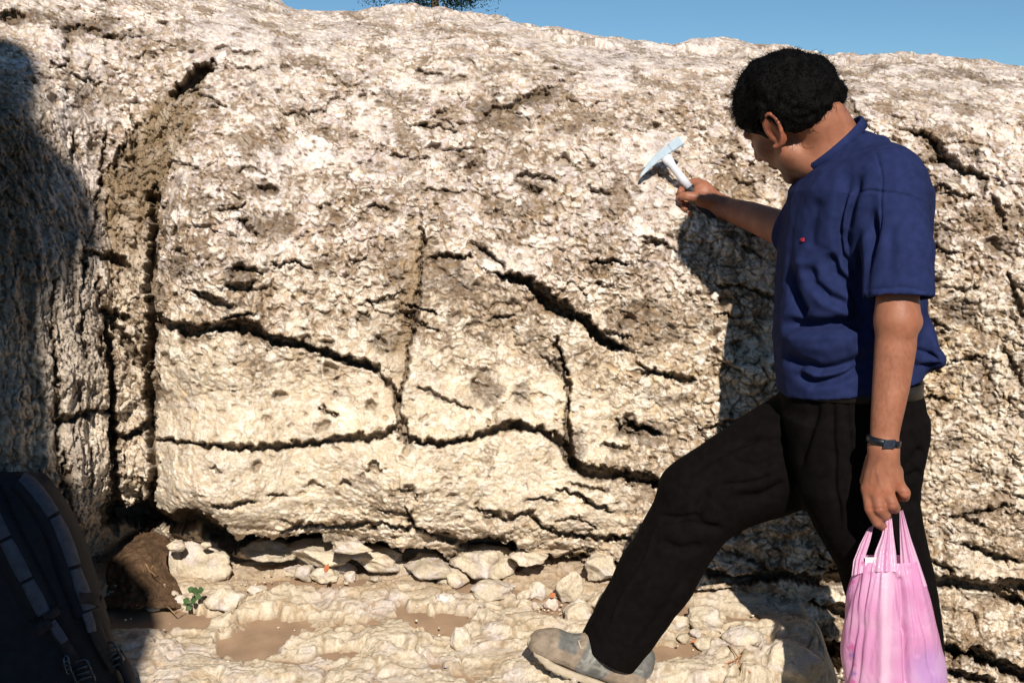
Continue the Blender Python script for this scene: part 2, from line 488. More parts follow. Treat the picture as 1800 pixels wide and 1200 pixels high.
# ---- cracks: (points, half width px (start, mid, end), depth m, step of the upper side m, reach px)
cracks = [
    # the long open joint on the left of the middle
    ([(262, 556), (300, 572), (340, 580), (380, 575), (420, 571), (450, 580), (480, 598), (530, 606), (580, 621), (630, 638), (662, 645)], (9, 9, 6), .075, .022, 60),
    ([(655, 648), (690, 678), (702, 700)], (5, 4, 3), .03, .010, 30),
    ([(262, 771), (330, 777), (370, 783), (430, 787), (500, 784), (560, 776), (610, 769), (650, 769), (682, 760), (702, 745)], (3.5, 5, 6), .05, .010, 40),
    ([(700, 692), (697, 720), (706, 748), (716, 768)], (3, 7, 8), .05, 0, 30),
    ([(706, 768), (740, 777), (780, 780), (830, 770), (870, 754), (910, 747), (950, 756), (985, 776), (1003, 800)], (5, 7, 6), .06, .010, 40),
    ([(1003, 806), (1030, 830), (1065, 832), (1105, 838), (1160, 848), (1230, 850)], (10, 12, 8), .08, .018, 50),
    ([(975, 590), (985, 628), (996, 660), (998, 700), (998, 750), (1003, 800), (1015, 822)], (1.5, 5, 9), .055, .0, 40),
    ([(950, 620), (972, 645), (988, 665)], (1, 3, 3), .02, 0, 20),
    ([(838, 430), (866, 455), (890, 470)], (3, 4, 3), .03, .008, 30),
    ([(872, 478), (900, 488), (930, 494), (952, 515), (975, 535), (1003, 548), (1030, 562), (1052, 590), (1080, 608), (1100, 612)], (3, 12, 4), .085, .026, 60),
    ([(742, 366), (743, 430), (738, 500), (728, 560), (718, 620), (712, 670), (702, 700)], (2.5, 3, 2), .02, .0, 50),
    ([(340, 512), (362, 522), (384, 530), (407, 540)], (4, 6, 4), .045, .012, 35),
    ([(394, 500), (412, 503), (430, 506), (446, 498)], (3, 6, 3), .03, .02, 30),
    ([(305, 168), (330, 144), (350, 127), (371, 114)], (5, 11, 9), .13, 0, 30),
    ([(400, 92), (430, 96), (456, 92)], (2, 6, 2), .03, .008, 20),
    ([(88, 108), (124, 122), (136, 136), (175, 148)], (2, 3, 1), .02, .006, 20),
    ([(110, 50), (150, 46), (172, 55), (195, 68)], (2, 4, 1), .02, .008, 20),
    ([(0, 28), (20, 26), (42, 30)], (6, 9, 2), .05, .01, 20),
    ([(455, 330), (475, 330), (490, 336)], (2, 7, 2), .035, .012, 25),
    ([(925, 328), (945, 336), (955, 332)], (3, 6, 2), .04, .008, 20),
    ([(1035, 330), (1055, 336), (1072, 340)], (2, 4, 2), .03, .008, 20),
    ([(850, 205), (870, 190), (900, 185), (930, 170), (968, 160)], (2, 5, 5), .03, .012, 30),
    ([(1480, 165), (1500, 180), (1508, 205), (1525, 212)], (2, 4, 2), .03, .008, 20),
    ([(1600, 228), (1635, 240), (1652, 262), (1672, 282), (1695, 300), (1725, 306)], (2, 7, 6), .06, .014, 30),
    ([(1725, 306), (1728, 330), (1732, 350)], (5, 4, 1), .04, 0, 20),
    ([(1700, 268), (1718, 282), (1726, 300)], (2, 3, 3), .03, .0, 20),
    ([(1655, 118), (1685, 122), (1705, 132), (1732, 132)], (2, 4, 1), .03, .006, 20),
    ([(1745, 345), (1760, 375), (1765, 405)], (3, 5, 1), .03, 0, 20),
    ([(1770, 480), (1785, 520), (1800, 560)], (3, 5, 3), .03, 0, 20),
    ([(1765, 610), (1790, 660), (1810, 700)], (3, 5, 3), .03, 0, 20),
    ([(1180, 655), (1200, 668), (1225, 668)], (2, 6, 2), .03, .01, 20),
    ([(1120, 640), (1160, 658), (1185, 660)], (1, 3, 2), .02, .01, 20),
    ([(1090, 745), (1125, 752), (1160, 760)], (2, 7, 2), .03, .012, 25),
    ([(1085, 735), (1095, 757), (1130, 765)], (2, 4, 2), .02, .006, 20),
    ([(1060, 780), (1085, 788), (1110, 785)], (2, 5, 1), .02, .008, 20),
    ([(540, 855), (556, 850), (570, 858)], (1, 4, 1), .015, .006, 20),
    ([(700, 862), (722, 864), (735, 878)], (1, 4, 1), .02, .01, 20),
    ([(640, 825), (660, 818), (674, 828)], (1, 5, 1), .025, .01, 20),
    ([(596, 852), (606, 846), (616, 852)], (1, 4, 1), .02, .008, 20),
    ([(365, 826), (376, 822), (388, 830)], (1, 4, 1), .02, .008, 20),
    ([(370, 888), (400, 892), (430, 884), (452, 880)], (1, 3, 1), .02, .008, 20),
    ([(730, 680), (760, 690), (790, 705), (830, 716)], (2, 4, 1), .02, .008, 25),
    ([(840, 896), (870, 903), (893, 914), (930, 898)], (1, 5, 3), .035, .012, 30),
    ([(930, 898), (945, 920), (985, 938), (1040, 944), (1110, 946)], (3, 4, 4), .035, .012, 30),
    ([(1020, 868), (1040, 884), (1078, 900)], (2, 4, 1), .03, .01, 25),
    ([(712, 888), (722, 915), (745, 935), (790, 946), (822, 954), (860, 948), (885, 946)], (1, 6, 4), .04, .014, 30),
    ([(490, 935), (540, 922), (600, 925), (660, 920), (720, 930)], (1, 4, 2), .03, .014, 25),
    # the undercut along the foot of the wall
    ([(200, 905), (262, 908), (300, 916), (345, 912), (372, 938), (410, 956), (450, 954), (500, 962), (545, 954), (585, 966)], (22, 17, 12), .20, .03, 50),
    ([(585, 962), (650, 966), (715, 972), (765, 985), (815, 1000), (860, 985), (900, 965), (940, 978)], (10, 12, 11), .16, .026, 50),
    ([(640, 960), (700, 985), (760, 1005), (800, 1022)], (3, 8, 5), .08, .018, 40),
    ([(820, 962), (860, 955), (890, 965)], (5, 10, 8), .08, .02, 40),
    ([(900, 985), (950, 990), (985, 1000), (1020, 1020), (1050, 1045), (1090, 1065)], (12, 26, 14), .20, .03, 50),
    ([(1060, 1035), (1120, 1050), (1200, 1055), (1300, 1075), (1400, 1120), (1480, 1150)], (12, 26, 22), .20, .035, 50),
    ([(1000, 975), (1030, 982), (1060, 985), (1110, 1000)], (3, 5, 3), .05, .014, 30),
    ([(1230, 1000), (1290, 1020), (1370, 1010), (1440, 1020), (1500, 1010)], (6, 9, 8), .08, .02, 40),
    ([(1440, 995), (1455, 1000), (1475, 1000)], (3, 6, 5), .06, .01, 30),
    ([(1430, 1060), (1470, 1072), (1520, 1085)], (6, 12, 10), .09, .02, 40),
    ([(1640, 1022), (1680, 1022), (1740, 1032), (1800, 1062), (1860, 1070)], (9, 9, 8), .09, .022, 50),
    ([(1690, 955), (1720, 965), (1755, 978), (1790, 985)], (2, 6, 3), .04, .012, 30),
    ([(1760, 1022), (1790, 1032), (1850, 1040)], (7, 9, 8), .07, .018, 30),
    ([(1660, 1140), (1700, 1148), (1740, 1160), (1800, 1185), (1860, 1200)], (9, 11, 9), .11, .026, 50),
    ([(1670, 1180), (1710, 1190), (1740, 1196)], (6, 9, 6), .08, .02, 40),
    ([(1700, 1150), (1720, 1140), (1745, 1150)], (5, 8, 4), .06, .02, 30),
    # joints of the left rock
    ([(268, 330), (268, 400), (266, 480), (268, 545), (262, 620), (268, 700), (266, 760), (270, 830), (262, 900)], (5, 11, 4), .11, 0, 30),
    ([(188, 560), (198, 620), (199, 700), (203, 780), (206, 860), (205, 930)], (5, 8, 9), .11, 0, 30),
    ([(185, 545), (205, 570), (230, 610), (245, 640), (270, 590)], (4, 7, 6), .05, .02, 30),
    ([(203, 768), (225, 766), (245, 757), (262, 742)], (6, 6, 4), .06, .018, 30),
    ([(96, 740), (125, 738), (160, 722), (200, 724)], (3, 5, 3), .04, .014, 30),
    ([(178, 545), (200, 548), (222, 560)], (4, 7, 3), .05, .016, 25),
    ([(96, 480), (92, 560), (98, 640), (100, 740), (104, 820), (130, 900)], (2, 4, 3), .02, 0, 25),
    ([(150, 440), (180, 448), (205, 452), (232, 470)], (3, 6, 6), .045, .014, 25),
]
rc = np.random.default_rng(31)
for i in range(105):
    x = rc.uniform(300, 1800); y = rc.uniform(60, 1000)
    if y < crest_y(x) + 35: continue
    if 600 < y < 900 and x < 1000 and rc.random() < .6: continue
    L_ = rc.uniform(18, 62); a = rc.normal(.18, .32); k = int(L_ / 13) + 2
    ps = [(x, y)]
    for q in range(k):
        a = .7 * a + .3 * rc.normal(.15, .9)
        x += 13 * math.cos(a); y += 13 * math.sin(a) * .8
        ps.append((x, y))
    w_ = rc.uniform(1.0, 3.6)
    cracks.append((ps, (1, w_, 1), rc.uniform(.012, .035), rc.uniform(.003, .012), 20))
for i in range(26):
    x = rc.uniform(90, 260); y = rc.uniform(200, 880); ps = [(x, y)]
    for q in range(4):
        x += rc.normal(0, 4); y += rc.uniform(10, 26); ps.append((x, y))
    cracks.append((ps, (1, rc.uniform(1.5, 4), 1), rc.uniform(.015, .035), 0, 20))
UF = U3.astype(np.float32); VF = V3.astype(np.float32)
joint = np.zeros(UF.shape, np.float32)
for pts_, (w0, w1, w2), dep, stp, reach in cracks:
    pa = np.array(pts_, float)
    x0, x1 = pa[:, 0].min() - reach - 70, pa[:, 0].max() + reach + 70
    y0, y1 = pa[:, 1].min() - reach - 70, pa[:, 1].max() + reach + 70
    c0_, c1_ = np.searchsorted(cols, x0), np.searchsorted(cols, x1)
    sub = (slice(NB, None), slice(c0_, c1_))
    vv = VF[sub]; uu = UF[sub]
    m = (vv > y0) & (vv < y1)
    r_any = np.where(m.any(1))[0]
    if len(r_any) == 0: continue
    sl = (slice(NB + r_any[0], NB + r_any[-1] + 1), slice(c0_, c1_))
    uu = UF[sl]; vv = VF[sl]
    d, t, s = seg_dist(uu, vv, pts_)
    w = np.interp(t, [0, .5, 1], [w0, w1, w2]) * (0.95 + 0.65 * perlin(np.stack([uu / 45, vv / 45, uu * 0 + dep * 50], -1), 1.0, 71) + .25 * perlin(np.stack([uu / 12, vv / 12, uu * 0 + dep * 50], -1), 1.0, 72))
    w = np.maximum(w, 0.8)
    g = sstep(w + 3.0, np.maximum(w - 1.0, 0.3), d)
    endf = sstep(0.0, 0.05, t) * sstep(1.0, 0.95, t)
    kk = .55 if (pa[:, 1].max() < 360 and pa[:, 0].min() > 380) else 1.0
    dsp[sl] = dsp[sl] - kk * dep * g * (0.35 + 0.65 * endf)
    joint[sl] = np.maximum(joint[sl], g)
    if stp:
        lx = pa[-1, 0] - pa[0, 0]
        up = (s * np.sign(lx) < 0)
        f = np.exp(-(d / reach) ** 2 * 1.8) * (0.3 + 0.7 * endf)
        dsp[sl] = dsp[sl] + stp * f * np.where(up, 1.0, -0.7) * sstep(0, 4, d)
# the recess left of the long vertical crease is lower than the rock right of it
d, t, s = seg_dist(UF, VF, [(742, 366), (743, 430), (738, 500), (728, 560), (718, 620), (712, 670), (702, 700)])
dsp = dsp - 0.022 * np.exp(-(d / 32) ** 2) * (s > 0) * sstep(0, .06, t)
dsp = dsp.astype(np.float32)
# crumbly ledges along the foot
foot = m_base * (1 - m_left)
lay = perlin(np.stack([P[..., 0] * 9, P[..., 1] * 9, P[..., 2] * 34], -1), 1.0, 81)
dsp = dsp + foot * (0.016 * lay + 0.012 * perlin(P, 22, 82)) * sstep(-640, -620, UUa)
m_right = sstep(1560, 1640, U2) * sstep(900, 980, V2)
stains = [(770, 470, 45, 30, 1), (800, 505, 50, 28, 1), (745, 500, 25, 40, .8), (858, 690, 32, 28, 1), (915, 690, 20, 28, .7), (1130, 555, 60, 30, 1), (1165, 590, 60, 20, .8), (1120, 755, 50, 18, 1), (1140, 775, 40, 12, .8), (420, 480, 26, 22, 1.3), (310, 470, 35, 22, .9), (480, 395, 50, 25, .8), (470, 330, 22, 12, 1.2),
          (870, 195, 50, 18, 1.1), (945, 175, 35, 12, 1), (900, 215, 45, 12, .8), (940, 328, 24, 12, 1.2), (715, 540, 25, 60, .9), (690, 600, 40, 22, .9), (700, 480, 22, 40, .8), (820, 280, 60, 25, .6), (640, 560, 40, 20, .5), (560, 470, 50, 24, .5), (50, 30, 60, 16, 1), (150, 45, 70, 18, .9), (215, 60, 60, 14, .7), (330, 80, 50, 16, .6),
          (560, 110, 60, 20, .5), (700, 170, 70, 16, .5), (640, 130, 40, 16, .5), (1020, 130, 50, 14, .4), (1250, 150, 50, 16, .4), (1120, 140, 30, 14, .6), (1380, 330, 40, 30, .5), (1320, 320, 30, 24, .6), (1650, 420, 25, 40, .9), (1690, 545, 35, 28, 1), (1640, 490, 20, 24, .8), (1760, 430, 30, 20, .7), (1730, 650, 30, 14, .7), (1680, 780, 50, 16, .6), (1720, 900, 50, 14, .6),
          (1010, 780, 22, 34, 1), (985, 640, 18, 26, .8), (1060, 480, 40, 16, .6), (1230, 560, 40, 30, .5), (1190, 700, 50, 14, .6), (1330, 560, 50, 40, .4), (640, 850, 30, 12, .5), (590, 945, 70, 14, .7), (800, 975, 60, 14, .7), (1550, 900, 40, 30, .4), (330, 600, 60, 14, .5), (470, 650, 30, 20, .35), (1640, 130, 50, 12, .6), (1545, 115, 30, 8, .8), (1700, 260, 30, 20, .6),
          (250, 300, 50, 60, .8), (1490, 190, 25, 20, .5), (1000, 225, 40, 16, .6), (385, 300, 40, 24, .5), (590, 340, 40, 18, .6), (680, 370, 40, 18, .7), (870, 560, 50, 14, .5), (940, 590, 40, 20, .5), (440, 150, 50, 20, .4), (1090, 330, 50, 20, .5), (1060, 400, 30, 30, .4)]
stn = np.zeros(UF.shape, np.float32)
for sx_, sy_, rx_, ry_, k_ in stains:
    stn = np.maximum(stn, k_ * np.exp(-(((UF - sx_) / rx_) ** 2 + ((VF - sy_) / ry_) ** 2)))
stn = np.clip(sstep(.25, .75, stn * 1.1 + .38 * fbm(P, 30, 4, 131) + .12 * fbm(P, 8, 2, 135)), 0, 1)

dsp = dsp - stn * (.004 + .006 * sstep(.1, .5, perlin(Q, 55, 201)) + .004 * sstep(.1, .5, perlin(Q, 110, 203))) * (1 - m_streak)
camv = P - np.array([0, -CAM_D, CAM_H], np.float32); camv /= np.linalg.norm(camv, axis=-1, keepdims=True)
facing = np.clip(-(camv * NRM).sum(-1), 0, 1)
top_z = sstep(420, 250, VVa)
calm = top_z * (1 - sstep(.05, .80, facing)) * .25 + .45 * sstep(26, 0, DDa)
dsp = big + (dsp - big) * (1 - calm)
dsp = big + (dsp - big) * (1 - .5 * sstep(-24, -80, UUa) - .35 * sstep(-280, -400, UUa) - .4 * sstep(1826, 1900, UUa) - .45 * sstep(2150, 2260, UUa))
edge = np.clip(np.minimum(UUa + 640, 2440 - UUa) / 60, 0, 1)
DIR = -camv
kN = (.12 + .88 * sstep(.30, .10, facing) * (np.arange(NRt)[:, None] < NB + 30) + .6 * (np.arange(NRt)[:, None] < NB))[..., None]
DIR = DIR + (NRM - DIR) * np.clip(kN, 0, 1)
DIR[:NB] = NRM[:NB]
DIR /= np.linalg.norm(DIR, axis=-1, keepdims=True)
POS = P + DIR.astype(np.float32) * dsp[..., None]

# ---- colour: stone, lichen and stains, with shade darkened into slots and cracks
c_mix = fbm(P, 4.0, 4, 91)
c_mix2 = fbm(P, 13.0, 4, 95)
c_mix3 = fbm(Q, 34.0, 3, 99)
up_m = sstep(620, 330, V2) * (1 - m_streak * .5)
col = lerp(np.broadcast_to(CREAM, P.shape), PINK, np.clip(.18 + .75 * up_m + .9 * c_mix * up_m, 0, 1))
col = lerp(col, LILAC, np.clip(sstep(0.15, .6, c_mix2 + .35 * up_m) * (0.25 + .6 * up_m), 0, 1))
yel = sstep(1.0, 0, np.hypot((U2 - 760) / 170, (V2 - 470) / 190)) + sstep(1.0, 0, np.hypot((U2 - 1400) / 330, (V2 - 380) / 160)) + sstep(1.0, 0, np.hypot((U2 - 1650) / 170, (V2 - 620) / 260)) + .7 * sstep(1.0, 0, np.hypot((U2 - 1130) / 250, (V2 - 700) / 160))
yel = np.clip(yel, 0, 1)
col = lerp(col, OCHRE, np.clip(sstep(0.0, .55, c_mix2 * .6 + c_mix3 * .6 + .25 * yel) * (.16 + .45 * yel), 0, 1))
col = lerp(col, OCHRE * .95, m_low * .14 + .2 * m_low * sstep(0, .6, c_mix3))
# clast to clast changes
WHITE = np.array([.82, .745, .655])
e1_ = 0.35 + .65 * sstep(-.3, .4, c_mix2)
col = lerp(col, WHITE, ((br > .62) * .6 * m_nod))
col = lerp(col, GREY * 1.4, ((br < .16) * .5 * m_nod * (1 - .5 * m_low)))
col = lerp(col, WHITE, ((cr > .70) * .45))
col = lerp(col, BROWN * 1.25, ((cr < .16) * .60 * m_nod))
col = lerp(col, LILAC * .95, ((cr > .16) & (cr < .32)) * .45 * up_m)
col = col * (0.90 + 0.20 * ar[..., None])
# lichen and dirt in patches, iron stain along the seams between clasts
lich = sstep(.34, .58, fbm(P, 10.0, 4, 103) + .24 * eb + .18 * ec + .04 * up_m - .22 * m_low + .12 * sstep(.3, 1, c_mix3))
col = lerp(col, np.array([.235, .175, .125]), lich * .70)
col = lerp(col, DARK * 1.1, lich * sstep(.05, .6, perlin(Q, 75, 107)) * .55)
col = lerp(col, BROWN * np.array([1.05, .9, .8]), ec * e1_ * (.55 * m_nod))
col = lerp(col, DARK * 1.15, eb * m_nod * e1_ * .62)
col = lerp(col, BROWN, ea * m_nod * sstep(-.1, .5, n_mask2) * .5)
mot = sstep(.24, .46, fbm(P, 24.0, 4, 121) + .25 * fbm(P, 5.0, 2, 125)) * (1 - .65 * m_low) * (.5 + .5 * up_m)
col = lerp(col, np.array([.25, .205, .17]), mot * .5)
col = lerp(col, lerp(np.broadcast_to(np.array([.20, .155, .12]), P.shape), np.array([.085, .062, .045]), sstep(-.2, .5, perlin(Q, 60, 141))), stn * .78 * (1 - .3 * (cr > .7)))
bm1 = fbm(P, 15.0, 4, 151) + .30 * fbm(P, 4.5, 2, 155) + .16 * eb + .10 * ec
brn = sstep(.10, .34, bm1) * (1 - .55 * m_low) * sstep(60, 260, V2)
col = lerp(col, lerp(np.broadcast_to(np.array([.36, .245, .14]), P.shape), np.array([.20, .14, .09]), sstep(-.3, .4, perlin(Q, 46, 157))), brn * .42 * (1 - .5 * (cr > .72)))
zone = np.clip(.25 + stn + .8 * brn + .7 * mot + .5 * lich, 0, 1) * (1 - .45 * m_low)
spk = sstep(.22, .44, perlin(Q, 78, 111) + .30 * (zone - .4)) 
col = lerp(col, lerp(np.broadcast_to(np.array([.21, .14, .085]), P.shape), np.array([.07, .048, .032]), sstep(-.2, .5, c_mix3)), spk * zone * .85)
spk2 = sstep(.30, .50, perlin(Q, 150, 113) + .25 * (zone - .5))
col = lerp(col, np.array([.15, .10, .065]), spk2 * zone * .7)
gold = sstep(.30, .60, perlin(Q, 55, 117)) * (.35 + .6 * yel) * m_nod
col = lerp(col, np.array([.50, .33, .15]), gold * .55)
col = lerp(col, DARK, np.clip(.6 * pit + .45 * pit2 + .75 * slot + .6 * slot2, 0, .85))  # dirt, plus painted shade that the shallow slots no longer cast
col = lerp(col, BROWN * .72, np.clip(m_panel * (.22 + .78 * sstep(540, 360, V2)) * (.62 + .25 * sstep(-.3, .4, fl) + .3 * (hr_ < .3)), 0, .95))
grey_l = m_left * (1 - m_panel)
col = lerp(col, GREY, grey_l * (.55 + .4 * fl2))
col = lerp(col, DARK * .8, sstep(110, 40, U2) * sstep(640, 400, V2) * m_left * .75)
creas = np.exp(-(d / 34) ** 2) * sstep(0, .06, t)
col = lerp(col, BROWN * 1.05, creas * (s > 0) * .6)
col = lerp(col, DARK * .8, joint * .75)  # shade of the cracks deepened in their colour
col = lerp(col, BROWN, foot * .22 * sstep(-.2, .5, c_mix2))
col = np.clip(col, 0.02, .85)

# ---- pieces of the outcrop, divided along its joints
REG = np.zeros(UUa.shape, np.int32)
regions = [
    ('lens_block', [(266, 566), (340, 582), (420, 572), (480, 600), (580, 622), (660, 648), (702, 700), (702, 745), (650, 770), (560, 777), (430, 787), (266, 772)]),
    ('middle_block', [(702, 700), (718, 640), (740, 500), (742, 400), (870, 480), (950, 512), (985, 620), (998, 700), (1000, 795), (950, 757), (870, 755), (780, 780), (712, 768)]),
    ('bedding_block', [(266, 772), (430, 787), (560, 777), (700, 750), (712, 768), (780, 780), (870, 755), (950, 757), (1003, 804), (1060, 832), (1230, 850), (1500, 880), (1640, 1022), (1480, 1010), (1110, 1000), (940, 978), (900, 965), (815, 1000), (715, 972), (545, 950), (450, 950), (372, 934), (345, 906), (264, 905)]),
    ('streaked_boulder', [(-700, 90), (0, 60), (70, 120), (110, 250), (168, 380), (100, 480), (92, 560), (100, 740), (130, 900), (200, 960), (200, 1700), (-700, 1700)]),
    ('fluted_column', [(100, 480), (150, 440), (190, 550), (199, 700), (206, 930), (150, 950), (104, 820), (92, 560)]),
    ('corner_block', [(192, 560), (245, 640), (268, 590), (266, 760), (204, 768), (199, 700)]),
    ('corner_block', [(204, 768), (266, 760), (266, 900), (206, 905)]),
    ('foot_rubble', [(200, 905), (264, 905), (345, 906), (372, 934), (450, 950), (545, 950), (715, 972), (815, 1000), (900, 965), (940, 978), (1110, 1000), (1480, 1010), (1640, 1022), (1800, 1062), (2500, 1100), (2500, 1700), (200, 1700)]),
]
for k, (nm, poly) in enumerate(regions):
    REG[in_poly(UF, VF, poly)] = k + 1
REG[:NB] = 0
outcrop = tag(empty('rock_outcrop', (0, 0.6, 0.3)), 'weathered cream limestone outcrop cut by dark open joints behind the man', 'rock outcrop', kind='structure')
nv = NRt * NC
F_all = grid_faces(NRt, NC)
freg = REG.ravel()[F_all[:, 0]]
names = ['main_face'] + [r[0] for r in regions]
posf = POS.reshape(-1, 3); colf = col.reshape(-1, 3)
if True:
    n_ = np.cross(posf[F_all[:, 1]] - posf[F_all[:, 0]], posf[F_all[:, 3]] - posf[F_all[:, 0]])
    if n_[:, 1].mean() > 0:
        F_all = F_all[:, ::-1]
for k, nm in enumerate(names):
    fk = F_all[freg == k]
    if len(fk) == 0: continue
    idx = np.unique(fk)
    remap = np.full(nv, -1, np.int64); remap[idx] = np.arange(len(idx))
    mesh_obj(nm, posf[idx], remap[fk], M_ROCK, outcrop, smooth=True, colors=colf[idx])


def wall_Y(px, py):
    """depth of the finished rock at a picture position"""
    c = int(np.clip(np.searchsorted(cols, px), 0, NC - 1))
    r = int(np.clip(np.searchsorted(VV[:, c], py), 0, NR - 1))
    return POS[NB + r, c]
# ------------------------------------------------------------------ ground
def sand_material(name, c1, c2):
    return noisy_mat(name, c1, c2, 14, .95, .1, .55, 380, .0025, detail=8)


M_SAND = sand_material('dry_sand', (.27, .18, .115), (.35, .235, .15))
M_SOIL = noisy_mat('brown_soil', (.085, .05, .028), (.145, .088, .052), 30, .95, .1, 1.0, 160, .008, detail=8)
M_EARTH = sand_material('dry_earth', (.085, .060, .036), (.13, .10, .06))

g_n = 60
gxs_ = np.linspace(-1, 1, g_n); gxs_ = np.sign(gxs_) * np.abs(gxs_) ** 2.5 * 500
gX, gYy = np.meshgrid(gxs_, gxs_)
gP = np.stack([gX, gYy, 0.0 * gX], -1)
gz_ = .012 * perlin(gP, 2.2, 4) * (np.hypot(gX, gYy) < 30)
gP[..., 2] = gz_ - .008
ground = mesh_obj('ground', gP.reshape(-1, 3), grid_faces(g_n, g_n), M_EARTH)
tag(ground, 'flat dry earth around the rock outcrop', kind='structure')

# ledge of bare rock in front of the wall
lx = np.concatenate([np.arange(-2.2, -1.32, .03), np.arange(-1.32, .86, .0036), np.arange(.86, 1.5, .03)])
ly = np.concatenate([np.arange(-.75, -.06, .02), np.arange(-.06, .74, .0042), np.arange(.74, 1.0, .03)])
LX, LY = np.meshgrid(lx, ly)


def ledge_base(x, y):
    b = .33 + .19 * (y - .1)
    b = b + .012 * np.sin(x * 2.1 + .5)
    drop = np.clip(sstep(.70, .86, x + .27 * sstep(.25, .0, y)) + sstep(-.35, -.62, y), 0, 1)
    return b * (1 - drop) - .05 * drop


LB = ledge_base(LX, LY)
LP = np.stack([LX, LY, LB], -1)
lpx, lpy = proj(LP)
wv_ = np.stack([lpx / 28, lpy / 16, lpx * 0 + 2], -1)
lqx = lpx + 16 * perlin(wv_, 1.0, 2) + 7 * perlin(wv_, 2.7, 3); lqy = lpy + 7 * perlin(wv_, 1.0, 4) + 3 * perlin(wv_, 2.7, 5)
sand_p = [[(150, 1062), (260, 1060), (330, 1075), (400, 1085), (350, 1105), (270, 1122), (150, 1118)],
          [(395, 1150), (375, 1130), (430, 1095), (480, 1085), (540, 1092), (560, 1105), (530, 1118), (480, 1150), (440, 1158)],
          [(470, 1018), (520, 1010), (560, 1012), (600, 1030), (480, 1042), (430, 1070), (400, 1075), (420, 1040)],
          [(700, 1062), (740, 1078), (830, 1082), (832, 1095), (800, 1118), (770, 1128), (715, 1100), (700, 1085)],
          [(560, 1150), (600, 1142), (640, 1146), (620, 1162), (570, 1160)],
          [(1120, 1150), (1170, 1135), (1240, 1120), (1290, 1112), (1320, 1120), (1280, 1130), (1180, 1160), (1120, 1170)],
          [(540, 1000), (700, 1012), (800, 1030), (960, 1062), (1100, 1090), (1100, 1072), (940, 1040), (760, 1005), (600, 985)],
          [(540, 1112), (600, 1095), (640, 1098), (610, 1108), (560, 1118)]]
sm = np.zeros(LX.shape)
for p_ in sand_p:
    sm = np.maximum(sm, soft_poly(lqx, lqy, p_, 7))
LPf = LP.astype(np.float32)
LQ = LPf + .02 * np.stack([perlin(LPf, 14, 1), perlin(LPf, 14, 2), perlin(LPf, 14, 3)], -1).astype(np.float32)
LQ[..., 1] *= 1.7
lc0 = fbm(LPf, 6, 2, 71)
w1_, w2_, wr_ = worley(LQ, 5.0, 3)
w3_, w4_, wr2 = worley(LQ, 16, 4)
w5_, w6_, wr3 = worley(LQ, 42, 5)
lam = perlin(np.stack([LPf[..., 0] * 12, LPf[..., 1] * 55, LPf[..., 2] * 0 + 2 * lc0], -1), 1.0, 13)
rel = .030 * (wr_ - .25) + .022 * fbm(LQ, 5, 3, 7) + .010 * (wr2 - .5) * sstep(-.2, .4, perlin(LPf, 5, 9)) + .003 * (.6 - w3_) + .0015 * (.6 - w5_) + .002 * (wr3 - .5) + .0030 * fbm(LQ, 60, 3, 11) + .004 * lam + .006 * np.round(2 * fbm(LQ, 9, 2, 15))
rel = rel - .014 * (1 - sstep(0, .10, w2_ - w1_)) - .006 * (1 - sstep(0, .14, w4_ - w3_))
hair_ = (1 - sstep(0, .035, w2_ - w1_))
hair_ = (1 - sstep(0, .035, w2_ - w1_))
def terrace(h, st, sharp=.22):
    k = np.floor(h / st); f_ = h / st - k
    return (k + sstep(1 - sharp, 1, f_)) * st
jag = .35 * fbm(LQ, 42, 3, 51)
t1 = terrace(fbm(LQ, 4.2, 3, 41) * 1.0 + .05 * jag, .24)
t2 = terrace(fbm(LQ, 9, 3, 43) + .10 * jag, .34, .16)
LZ = LB + .022 + .040 * t1 + .009 * t2 + .010 * fbm(LQ, 7, 2, 7) + .0026 * lam + .0012 * fbm(LQ, 60, 3, 11) - .009 * hair_ + .0010 * perlin(LPf, 150, 5)
LZ = LZ * (1 - sm) + (LB - .022 + .3 * rel) * sm
# slab edges: a step running below the toe of the shoe, and the gap under its sole
d, t, s = seg_dist(lqx, lqy, [(948, 1165), (975, 1185), (1000, 1215), (1030, 1260)])
LZ = LZ - .085 * sstep(4, 14, d) * (s < 0) * (lpx > 940) * (lpx < 1135) * sstep(1160, 1175, lqy)
d2, t2, s2 = seg_dist(lqx, lqy, [(700, 1150), (760, 1170), (800, 1190), (850, 1215)])
LZ = LZ - .03 * np.exp(-(d2 / 6) ** 2)
d2, t2, s2 = seg_dist(lqx, lqy, [(940, 1075), (1010, 1085), (1060, 1100), (1085, 1120)])
LZ = LZ - .03 * np.exp(-(d2 / 6) ** 2)
d2, t2, s2 = seg_dist(lqx, lqy, [(1290, 1125), (1300, 1160), (1300, 1205)])
LZ = LZ - .03 * np.exp(-(d2 / 5) ** 2)
lc = fbm(LPf, 9, 4, 21); lc2 = fbm(LQ, 30, 3, 25)
lcol = lerp(np.broadcast_to(CREAM * .86, LP.shape), LILAC * .95, sstep(-.1, .6, lc) * .6)
lcol = lerp(lcol, np.array([.66, .58, .46]), sstep(0, .6, lc2) * .5)
lcol = lerp(lcol, BROWN * .9, hair_ * .8)
lcol = lerp(lcol, BROWN * 1.5, sstep(.15, .6, perlin(np.stack([LPf[..., 0] * 16, LPf[..., 1] * 70, LPf[..., 2] * 0 + 2 * lc0], -1), 1.0, 33)) * .45)
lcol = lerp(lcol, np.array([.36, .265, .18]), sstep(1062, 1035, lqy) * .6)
lcol = lerp(lcol, BROWN * 1.2, sstep(.25, .7, fbm(LPf, 17, 4, 31) + .25 * (1 - sstep(0, .2, w4_ - w3_))) * .6)
lcol = lerp(lcol, BROWN, (1 - sstep(0, .12, w6_ - w5_)) * .35)
